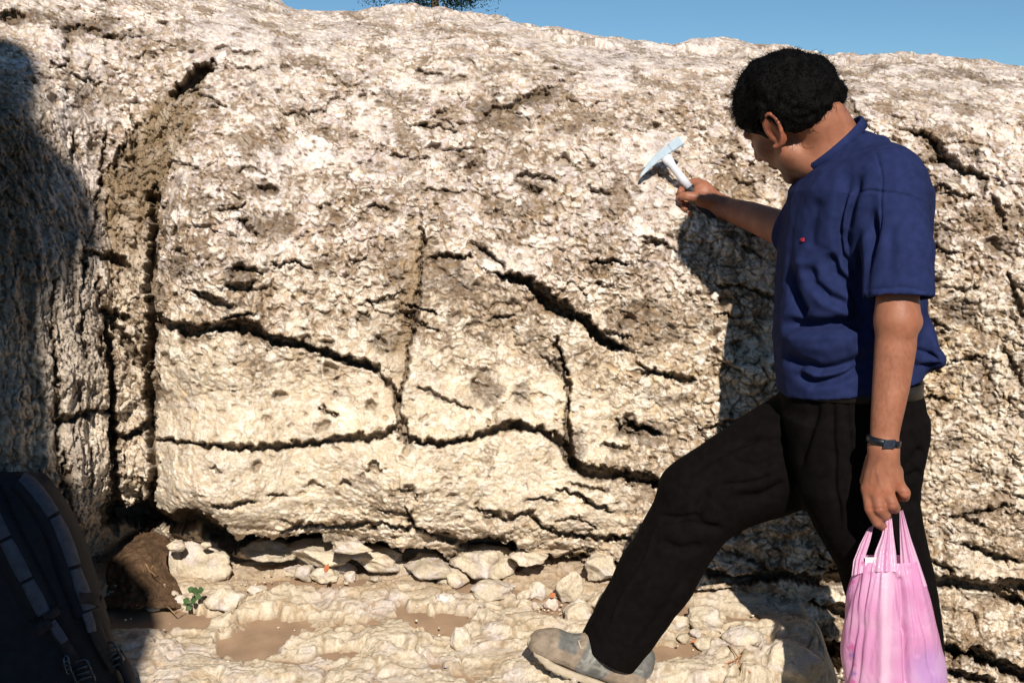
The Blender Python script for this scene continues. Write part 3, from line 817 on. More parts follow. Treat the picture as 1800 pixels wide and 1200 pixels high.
lcol = lerp(lcol, np.array([.30, .215, .14]), sstep(.010, -.004, LZ - LB) * .75)
scr = sstep(.25, .55, perlin(np.stack([LPf[..., 0] * 40 + 3 * lc0, LPf[..., 1] * 130, LPf[..., 2] * 0], -1), 1.0, 37))
lcol = lerp(lcol, BROWN * 1.1, scr * .45)
lcol = lerp(lcol, BROWN * .8, sstep(.34, .5, perlin(LQ, 70, 39)) * .6)
lcol = lcol * (1 + .14 * perlin(LPf, 120, 3))[..., None]
LPo = LP.copy(); LPo[..., 2] = LZ
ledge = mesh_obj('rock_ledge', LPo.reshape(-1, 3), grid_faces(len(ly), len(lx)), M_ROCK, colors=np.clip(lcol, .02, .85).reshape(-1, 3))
tag(ledge, 'pale bare rock ledge with sand in its hollows below the wall', kind='structure')
# sand that fills the hollows
sx = np.arange(-1.5, .80, .010); sy = np.arange(-.1, .80, .010)
SX, SY = np.meshgrid(sx, sy)
SP = np.stack([SX, SY, ledge_base(SX, SY)], -1)
SP[..., 2] += .0022 * fbm(SP.astype(np.float32), 12, 3, 5) - .003 - .06 * sstep(.45, .6, SX) * sstep(.3, .2, SY)
sand = mesh_obj('sand', SP.reshape(-1, 3), grid_faces(len(sy), len(sx)), M_SAND)
tag(sand, 'brown sand lying in the hollows of the ledge', kind='stuff')


def on_ledge(px, py):
    lo_, hi_ = -.5, .9
    for _ in range(40):
        m = (lo_ + hi_) / 2
        p = unproj(px, py, m)
        if p[2] > float(ledge_base(p[0], m)): lo_ = m
        else: hi_ = m
    return unproj(px, py, (lo_ + hi_) / 2)


# dark soil heaped in the corner
sl = [(205, 1040), (225, 1000), (243, 955), (262, 935), (290, 925), (296, 950), (285, 985), (296, 1030), (300, 1060), (240, 1065)]
my = np.linspace(0, 1, 60); mx_ = np.linspace(0, 1, 60)
mv = []
for a_ in my:
    for b_ in mx_:
        y = 1068 - 148 * a_
        x = 170 + 75 * a_ ** 1.4 + (150 - 88 * a_) * b_ + 10 * math.sin(a_ * 9)
        Y = .40 + .22 * a_ + .05 * abs(2 * b_ - 1) ** 2 + .45 * max(0, a_ - .62)
        p = unproj(x, y, Y)
        mv.append(p)
mv = np.array(mv)
mv = mv + (np.array([0, -1, .4])[None] * (.018 * fbm(mv, 16, 3, 3) + .016 * fbm(mv, 48, 3, 4) + .007 * (.6 - worley(mv, 60, 3)[0]))[:, None])
soil = mesh_obj('soil', mv, grid_faces(60, 60), M_SOIL)
tag(soil, 'dark brown soil heaped in the corner under the rock', kind='stuff')


def stone_mesh(size, seed, facet=.5, n=34, rough=.10):
    """a rounded, chipped lump: a sphere cut by random planes and roughened"""
    r_ = np.random.default_rng(seed)
    th = np.linspace(0, math.pi, n // 2 + 2); ph = np.linspace(0, 2 * math.pi, n, endpoint=False)
    T_, P_ = np.meshgrid(th, ph, indexing='ij')
    d = np.stack([np.sin(T_) * np.cos(P_), np.sin(T_) * np.sin(P_), np.cos(T_)], -1)
    rad = np.full(T_.shape, 1.0)
    for _ in range(13):
        nn = r_.normal(size=3); nn /= np.linalg.norm(nn)
        k = r_.uniform(.62, .92)
        c = d @ nn
        rad = np.minimum(rad, np.where(c > .05, k / np.maximum(c, .05), 9))
    rad = 1 - (1 - rad) * (facet + .4)
    v = d * rad[..., None]
    v = v * (1 + rough * perlin(v, 2.3, seed % 50) + rough * .55 * perlin(v, 6, seed % 37) + rough * .3 * perlin(v, 14, seed % 31))[..., None]
    v = v * np.array(size) / 2
    return v.reshape(-1, 3), grid_faces(len(th), n, wrap=True)


def stone(px, py, w, h, seed, label, colr=None, group=None, Y=None, facet=.5, deep=.75, rot=0.0, name='stone', n=40):
    """px, py: the middle of its lower edge"""
    base = on_ledge(px, py) if Y is None else unproj(px, py, Y)
    m = (base[1] + CAM_D) / FPX
    v, f = stone_mesh((w * m, w * m * deep, h * m * 1.15), seed, facet, n)
    c, s = math.cos(rot), math.sin(rot)
    v = np.stack([v[:, 0] * c - v[:, 2] * s, v[:, 1], v[:, 0] * s + v[:, 2] * c], -1)
    ctr = base + np.array([0, w * m * deep * .40, h * m * .46])
    cn = fbm(v, 22, 3, seed % 19)
    base_c = CREAM * .9 if colr is None else np.array(colr)
    cc = lerp(np.broadcast_to(base_c, v.shape), LILAC * 1.1, sstep(-.1, .5, cn) * .5)
    cc = lerp(cc, BROWN, sstep(.1, .5, fbm(v, 45, 4, seed % 13)) * .6)
    cc = cc * (1 + .15 * perlin(v, 130, 7))[:, None]
    v = v * (1 + .035 * fbm(v, 70, 3, 9) + .02 * np.round(3 * fbm(v, 28, 2, 19)))[:, None]
    e = empty(name + '_base') if False else None
    o = mesh_obj(name, v, f, M_ROCK, None, colors=np.clip(cc, .02, .85))
    o.location = ctr
    tag(o, label, 'stone', group)
    return o


stone(352, 1032, 108, 86, 3, 'big squarish cream stone at the foot of the wall behind the green sprig', facet=.8, deep=.6, n=64)
stone(308, 1030, 34, 70, 5, 'narrow brown-stained stone leaning on the left side of the squarish stone', colr=CREAM * .8, facet=.7)
stone(306, 972, 36, 22, 7, 'flat pale stone lying on top of the narrow stone in the corner', Y=.50)
stone(361, 966, 20, 14, 8, 'small pale stone under the dark undercut above the squarish stone', Y=.52)
stone(232, 1050, 44, 26, 9, 'white oval pebble beside the backpack straps', colr=(.74, .66, .56), facet=.3)
stone(390, 1086, 84, 50, 11, 'lumpy cream stone in front of the squarish stone right of the green sprig', facet=.6, n=56)
stone(322, 1073, 62, 24, 13, 'low flat slab of pale stone left of the green sprig', facet=.6)
stone(268, 1076, 30, 14, 14, 'little white stone below the oval pebble', colr=(.70, .63, .52))
stone(258, 1058, 26, 18, 15, 'small pinkish stone touching the oval pebble', colr=(.50, .34, .25))
stone(275, 1040, 40, 20, 16, 'cream flake of stone above the oval pebble', facet=.8)
stone(572, 1030, 62, 30, 17, 'flat overhanging pale stone in the middle of the wall foot by the orange leaf', facet=.7, n=48)
stone(452, 1048, 40, 18, 18, 'small pale stone half sunk in sand right of the squarish stone', facet=.6)
stone(808, 1150, 44, 46, 19, 'rounded knobbly stone standing on the slab left of the shoe', facet=.35, n=48)
stone(780, 1068, 44, 22, 20, 'white jagged stone behind the wedge of sand', colr=(.72, .66, .58), facet=.6)
stone(1000, 1066, 50, 62, 21, 'tall pale angular stone leaning in the dark gap left of the trouser leg', facet=.8, n=48, rot=-.4)
stone(945, 1056, 34, 34, 22, 'pointed pale stone left of the tall angular stone', facet=.8, rot=.5)
stone(970, 1076, 30, 24, 23, 'small round pinkish stone below the pointed stone', colr=(.62, .50, .42), facet=.4)
stone(922, 1074, 28, 22, 24, 'small round cream stone in the rubble left of the pinkish stone', facet=.4)
stone(1022, 1104, 62, 40, 25, 'broad cream stone just left of the trouser hem', facet=.7, n=48)
stone(870, 1062, 90, 36, 26, 'long lumpy brownish ridge of stone above the bare slab', colr=CREAM * .82, facet=.6, n=56)
stone(1246, 1118, 96, 46, 27, 'sunlit cream boulder between the legs with a dark gap beneath', facet=.7, n=56)
stone(1232, 1062, 46, 22, 28, 'small lit nodule of stone inside the shadow between the legs', Y=.46, facet=.5)
stone(1190, 1116, 56, 36, 29, 'grey-stained stone right behind the shin', colr=CREAM * .85, facet=.6)
stone(1385, 1222, 150, 96, 31, 'large rounded boulder in shadow at the lower edge between the legs', facet=.35, deep=.6, n=72)
stone(1310, 1150, 80, 44, 32, 'smooth cream stone left of the shadowed boulder', facet=.35, n=48)
stone(1290, 1052, 60, 40, 33, 'jagged sunlit stone at the edge of the shadow between the legs', Y=.50, facet=.8)
stone(615, 1024, 26, 20, 41, 'small cream stone right of the orange leaf', facet=.5)
stone(1150, 1125, 50, 26, 42, 'flat stone by the back of the shin on the ledge', facet=.6)
for (x, y, w_, h_, sd_, lab, Yq) in ((470, 990, 110, 30, 61, 'thin tan shelf of stone under the left end of the undercut', .56), (556, 1000, 120, 42, 62, 'broad cracked shelf of stone under the undercut behind the orange leaf', .54), (660, 1010, 130, 40, 63, 'long jutting shelf of stone under the middle of the undercut', .55),
                                     (752, 1022, 110, 40, 64, 'brownish stepped shelf of stone under the black gap left of centre', .53), (850, 1022, 130, 52, 65, 'thick pale block hanging in the black gap right of centre', .50), (935, 1000, 80, 26, 66, 'thin sunlit flake of stone inside the black gap', .48), (1060, 1030, 90, 46, 67, 'pale jutting block just left of the trouser shin', .46),
                                     (610, 975, 90, 20, 68, 'narrow flake of stone along the top of the undercut', .47)):
    stone(x, y, w_, h_, sd_, lab, colr=CREAM * (.72 if 'brown' in lab or 'tan' in lab else .88), Y=Yq, facet=1.0, deep=.9, n=60, rot=-.08, name='rock_shelf')
r4 = np.random.default_rng(44)
ORD = ['first', 'second', 'third', 'fourth', 'fifth', 'sixth', 'seventh', 'eighth', 'ninth', 'tenth', 'eleventh', 'twelfth', 'thirteenth', 'fourteenth', 'fifteenth', 'sixteenth', 'seventeenth', 'eighteenth', 'nineteenth', 'twentieth', 'twenty-first', 'twenty-second', 'twenty-third', 'twenty-fourth', 'twenty-fifth', 'twenty-sixth', 'twenty-seventh', 'twenty-eighth', 'twenty-ninth', 'thirtieth', 'thirty-first', 'thirty-second', 'thirty-third', 'thirty-fourth', 'thirty-fifth', 'thirty-sixth']
xs4 = np.sort(r4.uniform(420, 1125, 24))
for i, x in enumerate(xs4):
    yb = np.interp(x, [420, 600, 800, 960, 1120], [985, 992, 1022, 1040, 1085])
    w_ = r4.uniform(18, 60); y = yb + r4.uniform(-4, 34) + w_ * .12; k_ = r4.uniform(.58, .95)
    tone = 'brownish' if k_ < .7 else ('tan' if k_ < .83 else 'pale')
    stone(x, y, w_, w_ * r4.uniform(.30, .62), 300 + i, '%s limestone lump, %s from the left in the rubble band along the wall foot' % (tone, ORD[i]), colr=(CREAM * k_), facet=r4.uniform(.8, 1.1), n=30, rot=r4.uniform(-.4, .4), group='rubble lumps along the foot of the wall')
xs4 = np.sort(r4.uniform(1150, 1480, 10))
for i, x in enumerate(xs4):
    y = np.interp(x, [1150, 1480], [1100, 1190]) + r4.uniform(-14, 22); w_ = r4.uniform(22, 54); k_ = r4.uniform(.6, .9)
    tone = 'brownish' if k_ < .7 else ('tan' if k_ < .8 else 'pale')
    stone(x, y, w_, w_ * r4.uniform(.45, .75), 400 + i, '%s limestone lump, %s from the left in the rubble between the legs' % (tone, ORD[i]), colr=(CREAM * k_), facet=r4.uniform(.8, 1.1), n=30, rot=r4.uniform(-.4, .4), group='rubble lumps between the legs')
# uncountable chips and pebbles
gv, gf, gc = [], [], []
r3 = np.random.default_rng(21)
nb = 0
for i in range(300):
    if i < 220: x = r3.uniform(190, 1130); yc = np.interp(x, [190, 500, 1130], [1035, 1005, 1085]); y = yc + abs(r3.normal()) * 22
    else: x = r3.uniform(190, 1480); y = r3.uniform(1050, 1200)
    b_ = on_ledge(x, y); s_ = r3.uniform(.0025, .0075) * (1.7 if r3.random() < .12 else 1)
    v, f = stone_mesh((s_ * 1.4, s_, s_ * .8), 100 + i, .6, 8)
    a = r3.uniform(0, 6.28); ca, sa = math.cos(a), math.sin(a)
    v = np.stack([v[:, 0] * ca - v[:, 1] * sa, v[:, 0] * sa + v[:, 1] * ca, v[:, 2]], -1)
    gv.append(v + b_ + np.array([0, 0, s_ * .2 + (.010 if i % 3 else 0)])); gf.append(f + nb); nb += len(v)
    c_ = (CREAM if r3.random() < .6 else LILAC if r3.random() < .5 else BROWN * 1.4) * r3.uniform(.7, 1.15)
    gc.append(np.repeat(c_[None], len(v), 0))
gr = mesh_obj('gravel', np.concatenate(gv), np.concatenate(gf), M_ROCK, colors=np.concatenate(gc))
tag(gr, 'loose chips and pebbles scattered over the ledge', kind='stuff')

# added unseen slab, outlined to shade the backpack and the left of the face
sil = [(34, 78, .56), (62, 100, .53), (75, 132, .50), (62, 215, .36), (128, 262, .42), (165, 385, .38), (150, 460, .35), (108, 560, .30), (96, 650, .26), (98, 740, .24), (104, 815, .20), (215, 945, .10), (238, 1040, .12), (250, 1115, .16), (246, 1160, .14), (262, 1215, .10)]
SD = np.array(SUN_DIR); SLY = -3.35
lev = []
for x_, y_, Yq in sil:
    p = unproj(x_, y_, Yq)
    q = p + SD * ((SLY - Yq) / SD[1])
    lev.append((q[2], q[0]))
lev.sort()
lev = [(-.1, lev[0][1] + .10), (.6, lev[0][1] + .08)] + lev + [(lev[-1][0] + .03, lev[-1][1] - .08), (lev[-1][0] + .06, lev[-1][1] - .30)]
lev = np.array(lev)
zz_ = np.concatenate([np.linspace(-.1, 1.2, 24), np.linspace(1.22, lev[-1, 0], 200)])
def _zl(x_, y_, Yq):
    p = unproj(x_, y_, Yq); return (p + SD * ((SLY - Yq) / SD[1]))[2]
zlo, zhi = _zl(50, 815, .18), _zl(50, 530, .18)
v = []
for z_ in zz_:
    xr_ = np.interp(z_, lev[:, 0], lev[:, 1]); hw = .42 - .385 * float(sstep(zlo, zlo + .06, z_) * sstep(zhi, zhi - .06, z_)) * (1 - .10 * (1 + math.sin(z_ * 60)))
    for q in range(96):
        t = 2 * math.pi * q / 96
        v.append((xr_ - hw + hw * math.cos(t), SLY + .05 * math.sin(t), z_))
v = np.array(v)
v = v + .012 * np.stack([perlin(v, 9, 3), perlin(v, 9, 4), perlin(v, 9, 5)], -1) + .006 * np.stack([perlin(v, 30, 3), perlin(v, 30, 4), perlin(v, 30, 5)], -1)
f = [list(q) for q in grid_faces(len(zz_), 96, wrap=True)] + [list(range((len(zz_) - 1) * 96, len(zz_) * 96))[::-1]]
cc = lerp(np.broadcast_to(CREAM * .9, v.shape), BROWN, sstep(0, .6, fbm(v, 7, 3, 5)) * .6)
shade_caster = mesh_obj('added_shade_slab', v, f, M_ROCK, colors=cc)
tag(shade_caster, 'unseen slab added left behind the camera to cast the shadow at far left', 'shadow caster')
# ------------------------------------------------------------------ smooth bodies: a distance field turned into one continuous mesh
class Field:
    def __init__(self, lo, hi, h):
        self.lo = np.array(lo, float); self.h = h
        self.n = np.ceil((np.array(hi) - self.lo) / h).astype(int) + 1
        self.a = np.full(self.n, 0.06, np.float32)

    def sub(self, lo, hi):
        i0 = np.clip(np.floor((np.array(lo) - self.lo) / self.h).astype(int), 0, self.n)
        i1 = np.clip(np.ceil((np.array(hi) - self.lo) / self.h).astype(int) + 1, 0, self.n)
        return i0, i1

    def pts(self, i0, i1):
        ax = [(self.lo[k] + self.h * np.arange(i0[k], i1[k])).astype(np.float32) for k in range(3)]
        return ax[0][:, None, None], ax[1][None, :, None], ax[2][None, None, :]

    def put(self, fn, lo, hi, k=0.01, op='add', margin=0.035):
        i0, i1 = self.sub(np.array(lo) - margin, np.array(hi) + margin)
        if (i1 <= i0).any(): return
        s = tuple(slice(i0[q], i1[q]) for q in range(3))
        d = fn(*self.pts(i0, i1)).astype(np.float32)
        a = self.a[s]
        if op == 'add':
            d = np.minimum(d, 0.06)
            if k > 0:
                h = np.maximum(k - np.abs(a - d), 0) / k
                self.a[s] = np.minimum(a, d) - h * h * k * 0.25
            else:
                self.a[s] = np.minimum(a, d)
        else:
            d = -d
            if k > 0:
                h = np.maximum(k - np.abs(a - d), 0) / k
                self.a[s] = np.maximum(a, d) + h * h * k * 0.25
            else:
                self.a[s] = np.maximum(a, d)

    def cone(self, a, b, ra, rb, k=0.01, op='add', flat=None):
        a = np.asarray(a, float); b = np.asarray(b, float)
        ba = b - a; L2 = float(ba @ ba) + 1e-12
        r = max(ra, rb)
        sc = 1.0
        if flat is not None:
            n = np.asarray(flat[0], float); n = n / np.linalg.norm(n); sc = flat[1]
            r = r * max(1, sc)

        def fn(x, y, z):
            h = np.clip(((x - a[0]) * ba[0] + (y - a[1]) * ba[1] + (z - a[2]) * ba[2]) / L2, 0, 1)
            qx = x - a[0] - h * ba[0]; qy = y - a[1] - h * ba[1]; qz = z - a[2] - h * ba[2]
            if flat is not None:
                t = (qx * n[0] + qy * n[1] + qz * n[2]) * (1 / sc - 1)
                qx = qx + t * n[0]; qy = qy + t * n[1]; qz = qz + t * n[2]
            return (np.sqrt(qx * qx + qy * qy + qz * qz) - (ra + (rb - ra) * h)) * min(1, sc)
        self.put(fn, np.minimum(a, b) - r, np.maximum(a, b) + r, k, op)

    def chain(self, pts, rs, k=0.008, op='add', flat=None):
        """one tapering limb through several joints, without swellings at the joints"""
        P_ = [np.asarray(p, float) for p in pts]
        sc = 1.0; n = None
        if flat is not None:
            n = np.asarray(flat[0], float); n = n / np.linalg.norm(n); sc = flat[1]

        def fn(x, y, z):
            out = None
            for i in range(len(P_) - 1):
                a = P_[i]; ba = P_[i + 1] - a; L2 = float(ba @ ba) + 1e-12
                h = np.clip(((x - a[0]) * ba[0] + (y - a[1]) * ba[1] + (z - a[2]) * ba[2]) / L2, 0, 1)
                qx = x - a[0] - h * ba[0]; qy = y - a[1] - h * ba[1]; qz = z - a[2] - h * ba[2]
                if n is not None:
                    t = (qx * n[0] + qy * n[1] + qz * n[2]) * (1 / sc - 1)
                    qx = qx + t * n[0]; qy = qy + t * n[1]; qz = qz + t * n[2]
                d = (np.sqrt(qx * qx + qy * qy + qz * qz) - (rs[i] + (rs[i + 1] - rs[i]) * h)) * min(1, sc)
                out = d if out is None else np.minimum(out, d)
            return out
        r = max(rs) * max(1, sc)
        self.put(fn, np.min(P_, axis=0) - r, np.max(P_, axis=0) + r, k, op)

    def ell(self, c, axes, radii, k=0.01, op='add'):
        c = np.asarray(c, float); A = np.asarray(axes, float); R = np.asarray(radii, float)

        def fn(x, y, z):
            q = [(x - c[0]) * A[i, 0] + (y - c[1]) * A[i, 1] + (z - c[2]) * A[i, 2] for i in range(3)]
            k0 = np.sqrt((q[0] / R[0]) ** 2 + (q[1] / R[1]) ** 2 + (q[2] / R[2]) ** 2)
            k1 = np.sqrt((q[0] / R[0] ** 2) ** 2 + (q[1] / R[1] ** 2) ** 2 + (q[2] / R[2] ** 2) ** 2) + 1e-6
            return k0 * (k0 - 1) / k1
        e = np.sqrt(((A * R[:, None]) ** 2).sum(0))
        self.put(fn, c - e, c + e, k, op)

    def stack(self, levels, k=0.02, op='add', power=2.2, off=0.0):
        """levels: rows of (z, xc, half width, yc, half thickness), sorted by falling z"""
        lv = np.array(levels, float); lv = lv[np.argsort(lv[:, 0])]
        z0, z1 = lv[0, 0], lv[-1, 0]
        lo = [(lv[:, 1] - lv[:, 2]).min(), (lv[:, 3] - lv[:, 4]).min(), z0]
        hi = [(lv[:, 1] + lv[:, 2]).max(), (lv[:, 3] + lv[:, 4]).max(), z1]

        def fn(x, y, z):
            zz = z.ravel()
            # smooth interpolation through the levels
            def itp(c):
                return np.interp(zz, lv[:, 0], lv[:, c])[None, None, :]
            xc, ax, yc, ay = itp(1), itp(2) + off, itp(3), itp(4) + off
            q = (np.abs((x - xc) / ax) ** power + np.abs((y - yc) / ay) ** power) ** (1 / power)
            d = (q - 1) * np.minimum(ax, ay) * 0.9
            dz = np.maximum(z - z1, z0 - z) - off
            return np.maximum(d, dz)
        self.put(fn, lo, hi, k, op)

    def mesh(self, iso=0.0):
        a = self.a - iso
        s = a < 0
        n = a.shape
        c = s[:-1, :-1, :-1]
        cnt = np.zeros(c.shape, np.int8)
        for dx in (0, 1):
            for dy in (0, 1):
                for dz in (0, 1):
                    cnt += s[dx:n[0] - 1 + dx, dy:n[1] - 1 + dy, dz:n[2] - 1 + dz]
        act = (cnt > 0) & (cnt < 8)
        idx = np.argwhere(act)
        vid = np.full(act.shape, -1, np.int32); vid[act] = np.arange(len(idx))
        acc = np.zeros((len(idx), 3)); num = np.zeros(len(idx))
        ci = idx
        cor = [(dx, dy, dz) for dx in (0, 1) for dy in (0, 1) for dz in (0, 1)]
        vals = {q: a[ci[:, 0] + q[0], ci[:, 1] + q[1], ci[:, 2] + q[2]] for q in cor}
        for q in cor:
            for ax in range(3):
                if q[ax] == 1: continue
                q2 = list(q); q2[ax] = 1; q2 = tuple(q2)
                v0 = vals[q]; v1 = vals[q2]
                m = (v0 < 0) != (v1 < 0)
                t = np.where(m, v0 / np.where(m, v0 - v1, 1), 0)
                p = np.zeros((len(idx), 3)); p += q; p[:, ax] += t
                acc[m] += p[m]; num[m] += 1
        V = self.lo + self.h * (idx + acc / num[:, None])
        faces = []
        for ax in range(3):
            o1, o2 = [(1, 2), (2, 0), (0, 1)][ax]
            sl0 = [slice(None)] * 3; sl1 = [slice(None)] * 3
            sl0[ax] = slice(0, -1); sl1[ax] = slice(1, None)
            e = s[tuple(sl0)] != s[tuple(sl1)]
            ed = np.argwhere(e)
            ed = ed[(ed[:, o1] > 0) & (ed[:, o2] > 0) & (ed[:, o1] < n[o1] - 1) & (ed[:, o2] < n[o2] - 1)]
            ins = s[ed[:, 0], ed[:, 1], ed[:, 2]]
            def g(d1, d2):
                k_ = ed.copy(); k_[:, o1] -= d1; k_[:, o2] -= d2
                return vid[k_[:, 0], k_[:, 1], k_[:, 2]]
            f = np.stack([g(1, 1), g(0, 1), g(0, 0), g(1, 0)], 1)
            f[~ins] = f[~ins][:, ::-1]
            faces.append(f)
        return V, np.concatenate(faces)


def relax(V, F, n=2, lam=0.5):
    e = np.concatenate([F[:, [0, 1]], F[:, [1, 2]], F[:, [2, 3]], F[:, [3, 0]]])
    deg = np.bincount(e.ravel(), minlength=len(V))[:, None]
    for _ in range(n):
        s = np.zeros_like(V)
        for c in range(3):
            s[:, c] = np.bincount(e[:, 0], V[e[:, 1], c], len(V)) + np.bincount(e[:, 1], V[e[:, 0], c], len(V))
        V = V + lam * (s / deg - V)
    return V


def vnormals(V, F):
    n = np.cross(V[F[:, 2]] - V[F[:, 0]], V[F[:, 3]] - V[F[:, 1]])
    N = np.zeros_like(V)
    for c in range(3):
        N[:, c] = sum(np.bincount(F[:, k], n[:, c], len(V)) for k in range(4))
    return N / (np.linalg.norm(N, axis=1, keepdims=True) + 1e-12)


def folds(V, N, lines, facing=True, jitter=6, seed=3, fold_k=1.0):
    """push the cloth in (or out, for negative depth) along lines drawn on its camera side: (points, width px, depth m[, far side])"""
    px, py = proj(V)
    w = np.stack([px / 60, py / 60, px * 0 + seed], -1)
    px = px + jitter * perlin(w, 1.0, 3); py = py + jitter * perlin(w, 1.0, 4)
    d_tot = np.zeros(len(V))
    fac = sstep(0.05, 0.4, -N[:, 1]) if facing else 1.0
    for ln in lines:
        d, t, s = seg_dist(px, py, ln[0])
        env = sstep(0, .18, t) * sstep(1, .82, t) * .85 + .15
        d_tot += fold_k * ln[2] * np.exp(-(d / ln[1]) ** 2) * env * fac
    d_tot = np.clip(d_tot, -.02, .027)
    return V - N * d_tot[:, None], d_tot
# ------------------------------------------------------------------ the man
man = tag(empty('person', (0.78, -0.08, 0.0)), 'man in blue t-shirt and black trousers leaning over the rock, hammer in one hand', 'person')


def lv(rows, Y):
    """silhouette rows (py, px left, px right, half thickness[, Y]) to stack levels"""
    out = []
    for r in rows:
        y = r[4] if len(r) > 4 else Y
        a = pt(r[1], r[0], y); b = pt(r[2], r[0], y)
        out.append((a[2], (a[0] + b[0]) / 2, (b[0] - a[0]) / 2, y, r[3]))
    return out


M_SKIN = noisy_mat('skin', (0.295, 0.116, 0.066), (0.355, 0.150, 0.086), 30, 0.52, 0.35, 0.35, 260, 0.0012, tint=True)
M_SHIRT = noisy_mat('blue_cotton', (0.015, 0.023, 0.076), (0.021, 0.030, 0.098), 60, 0.95, 0.08, 0.9, 520, 0.0015, tint=True)
M_TROUSER = noisy_mat('black_cloth', (0.0035, 0.0027, 0.0027), (0.0055, 0.0042, 0.0041), 60, 0.95, 0.05, 0.5, 420, 0.0012)
M_HAIR = noisy_mat('black_hair', (0.002, 0.0018, 0.0018), (0.004, 0.0034, 0.0032), 60, 0.65, 0.07, 0.9, 240, 0.004)

hammer_wall = min(wall_Y(1165, 285)[1], wall_Y(1200, 300)[1])
YH = float(hammer_wall) - 0.050

torso_rows = [(252, 1478, 1548, .060), (275, 1446, 1574, .115), (300, 1420, 1602, .170), (335, 1399, 1622, .200), (380, 1388, 1622, .190), (430, 1380, 1620, .172), (490, 1374, 1618, .160),
              (550, 1369, 1612, .156), (600, 1368, 1606, .156), (640, 1370, 1608, .156), (690, 1376, 1612, .158)]
A_sh = pt(1556, 325, -.145); A_hem = pt(1580, 530, -.235)
B_sh = pt(1462, 325, .15); B_el = pt(1408, 412, .275)
elbow = pt(1577, 560, -.238); wrist = pt(1554, 772, -.245)
wristB = pt(1272, 366, YH - .005)

# head axes: face, up, left ear
hf = np.array([-0.706, 0.497, -0.505]); hf /= np.linalg.norm(hf)
hu = np.array([-0.617, -0.082, 0.782]); hu -= hf * (hu @ hf); hu /= np.linalg.norm(hu)
_c, _s = math.cos(math.radians(19)), math.sin(math.radians(19))
hf, hu = [np.array([v_[0] * _c + v_[1] * _s, -v_[0] * _s + v_[1] * _c, v_[2]]) for v_ in (hf, hu)]
hl = np.cross(hu, hf)
HO = pt(1364, 233, -.035) - 0.074 * hl


def H(f, u, l=0.0):
    u = u * .86 if u < 0 else u
    return HO + hf * f + hu * u + hl * l


AX = np.array([hf, hu, hl])
B = Field((-0.02, -.36, -.02), (0.92, .62, 1.80), 0.0030)
# trunk and legs, inside the clothes
B.stack(lv(torso_rows[2:], 0.0), off=-.036)
B.stack(lv([(650, 1372, 1614, .14), (760, 1390, 1612, .14), (840, 1420, 1600, .13)], 0.0), off=-.02)
B.chain([pt(1500, 760, -.07), pt(1540, 1000, -.07), pt(1600, 1440, -.07)], [.085, .065, .04], .02)
B.chain([pt(1430, 780, .07), pt(1225, 872, .09), pt(1085, 1130, .10)], [.085, .06, .04], .02)
# neck
B.cone(pt(1478, 286, .0), pt(1425, 205, .015), .054, .057, .02, flat=((0, 1, 0), 0.98))
B.cone(pt(1480, 290, -.02), H(.03, -.07, .03), .055, .036, .02)
B.cone(pt(1470, 300, .03), H(.03, -.08, 0), .06, .035, .02)
B.cone(H(-.05, -.03, 0), pt(1480, 272, .0), .055, .052, .02)
# skull and face
B.ell(H(-.006, .048), AX, (.094, .078, .074), .01)
B.ell(H(.040, -.012), AX, (.062, .082, .060), .015)
for s in (-1, 1):
    B.cone(H(.018, -.052, .050 * s), H(.070, -.098, .016 * s), .020, .018, .018)
    B.ell(H(.062, -.018, .040 * s), AX, (.026, .022, .022), .014)
    B.cone(H(.083, .034, .010 * s), H(.076, .034, .045 * s), .011, .010, .010)
B.ell(H(.083, -.103), AX, (.018, .016, .022), .014)
B.cone(H(.094, .024), H(.116, -.017), .008, .0125, .008)
for s in (-1, 1):
    B.ell(H(.105, -.022, .012 * s), AX, (.011, .008, .009), .005)
    B.ell(H(.100, .010, .030 * s), AX, (.014, .011, .017), .008, 'sub')
    B.ell(H(.083, .009, .030 * s), AX, (.013, .0105, .013), .003)
B.ell(H(.097, -.050), AX, (.011, .0065, .025), .004)
B.ell(H(.094, -.061), AX, (.011, .0075, .022), .004)
# ears: bowl, rim and lobe
for s in (-1, 1):
    B.ell(H(-.006, .004, .083 * s), np.array([hf, hu, hl * 1.0]), (.021, .034, .007), .004)
    rim = []
    for q in range(11):
        t = math.radians(-60 + q * 27)
        rim.append(H(-.008 - .0245 * math.sin(t + .6), .004 + .034 * math.cos(t + .1), (.089 + .004 * math.sin(t)) * s))
    B.chain(rim, [.0046] * 11, .003)
    B.ell(H(-.003, .004, .097 * s), AX, (.014, .022, .012), .003, 'sub')
    B.ell(H(-.001, -.024, .082 * s), AX, (.008, .009, .005), .004)
# left arm, hanging
B.chain([pt(1562, 325, -.14), pt(1580, 470, -.225), elbow], [.030, .036, .042], .015)
B.chain([elbow, pt(1574, 610, -.238), pt(1566, 680, -.24), pt(1557, 745, -.245), pt(1553, 782, -.246)], [.0375, .0385, .0345, .0285, .0255], .012, flat=((0, 1, 0), .92))
B.ell(pt(1608, 566, -.232), np.eye(3), (.013, .016, .016), .014)
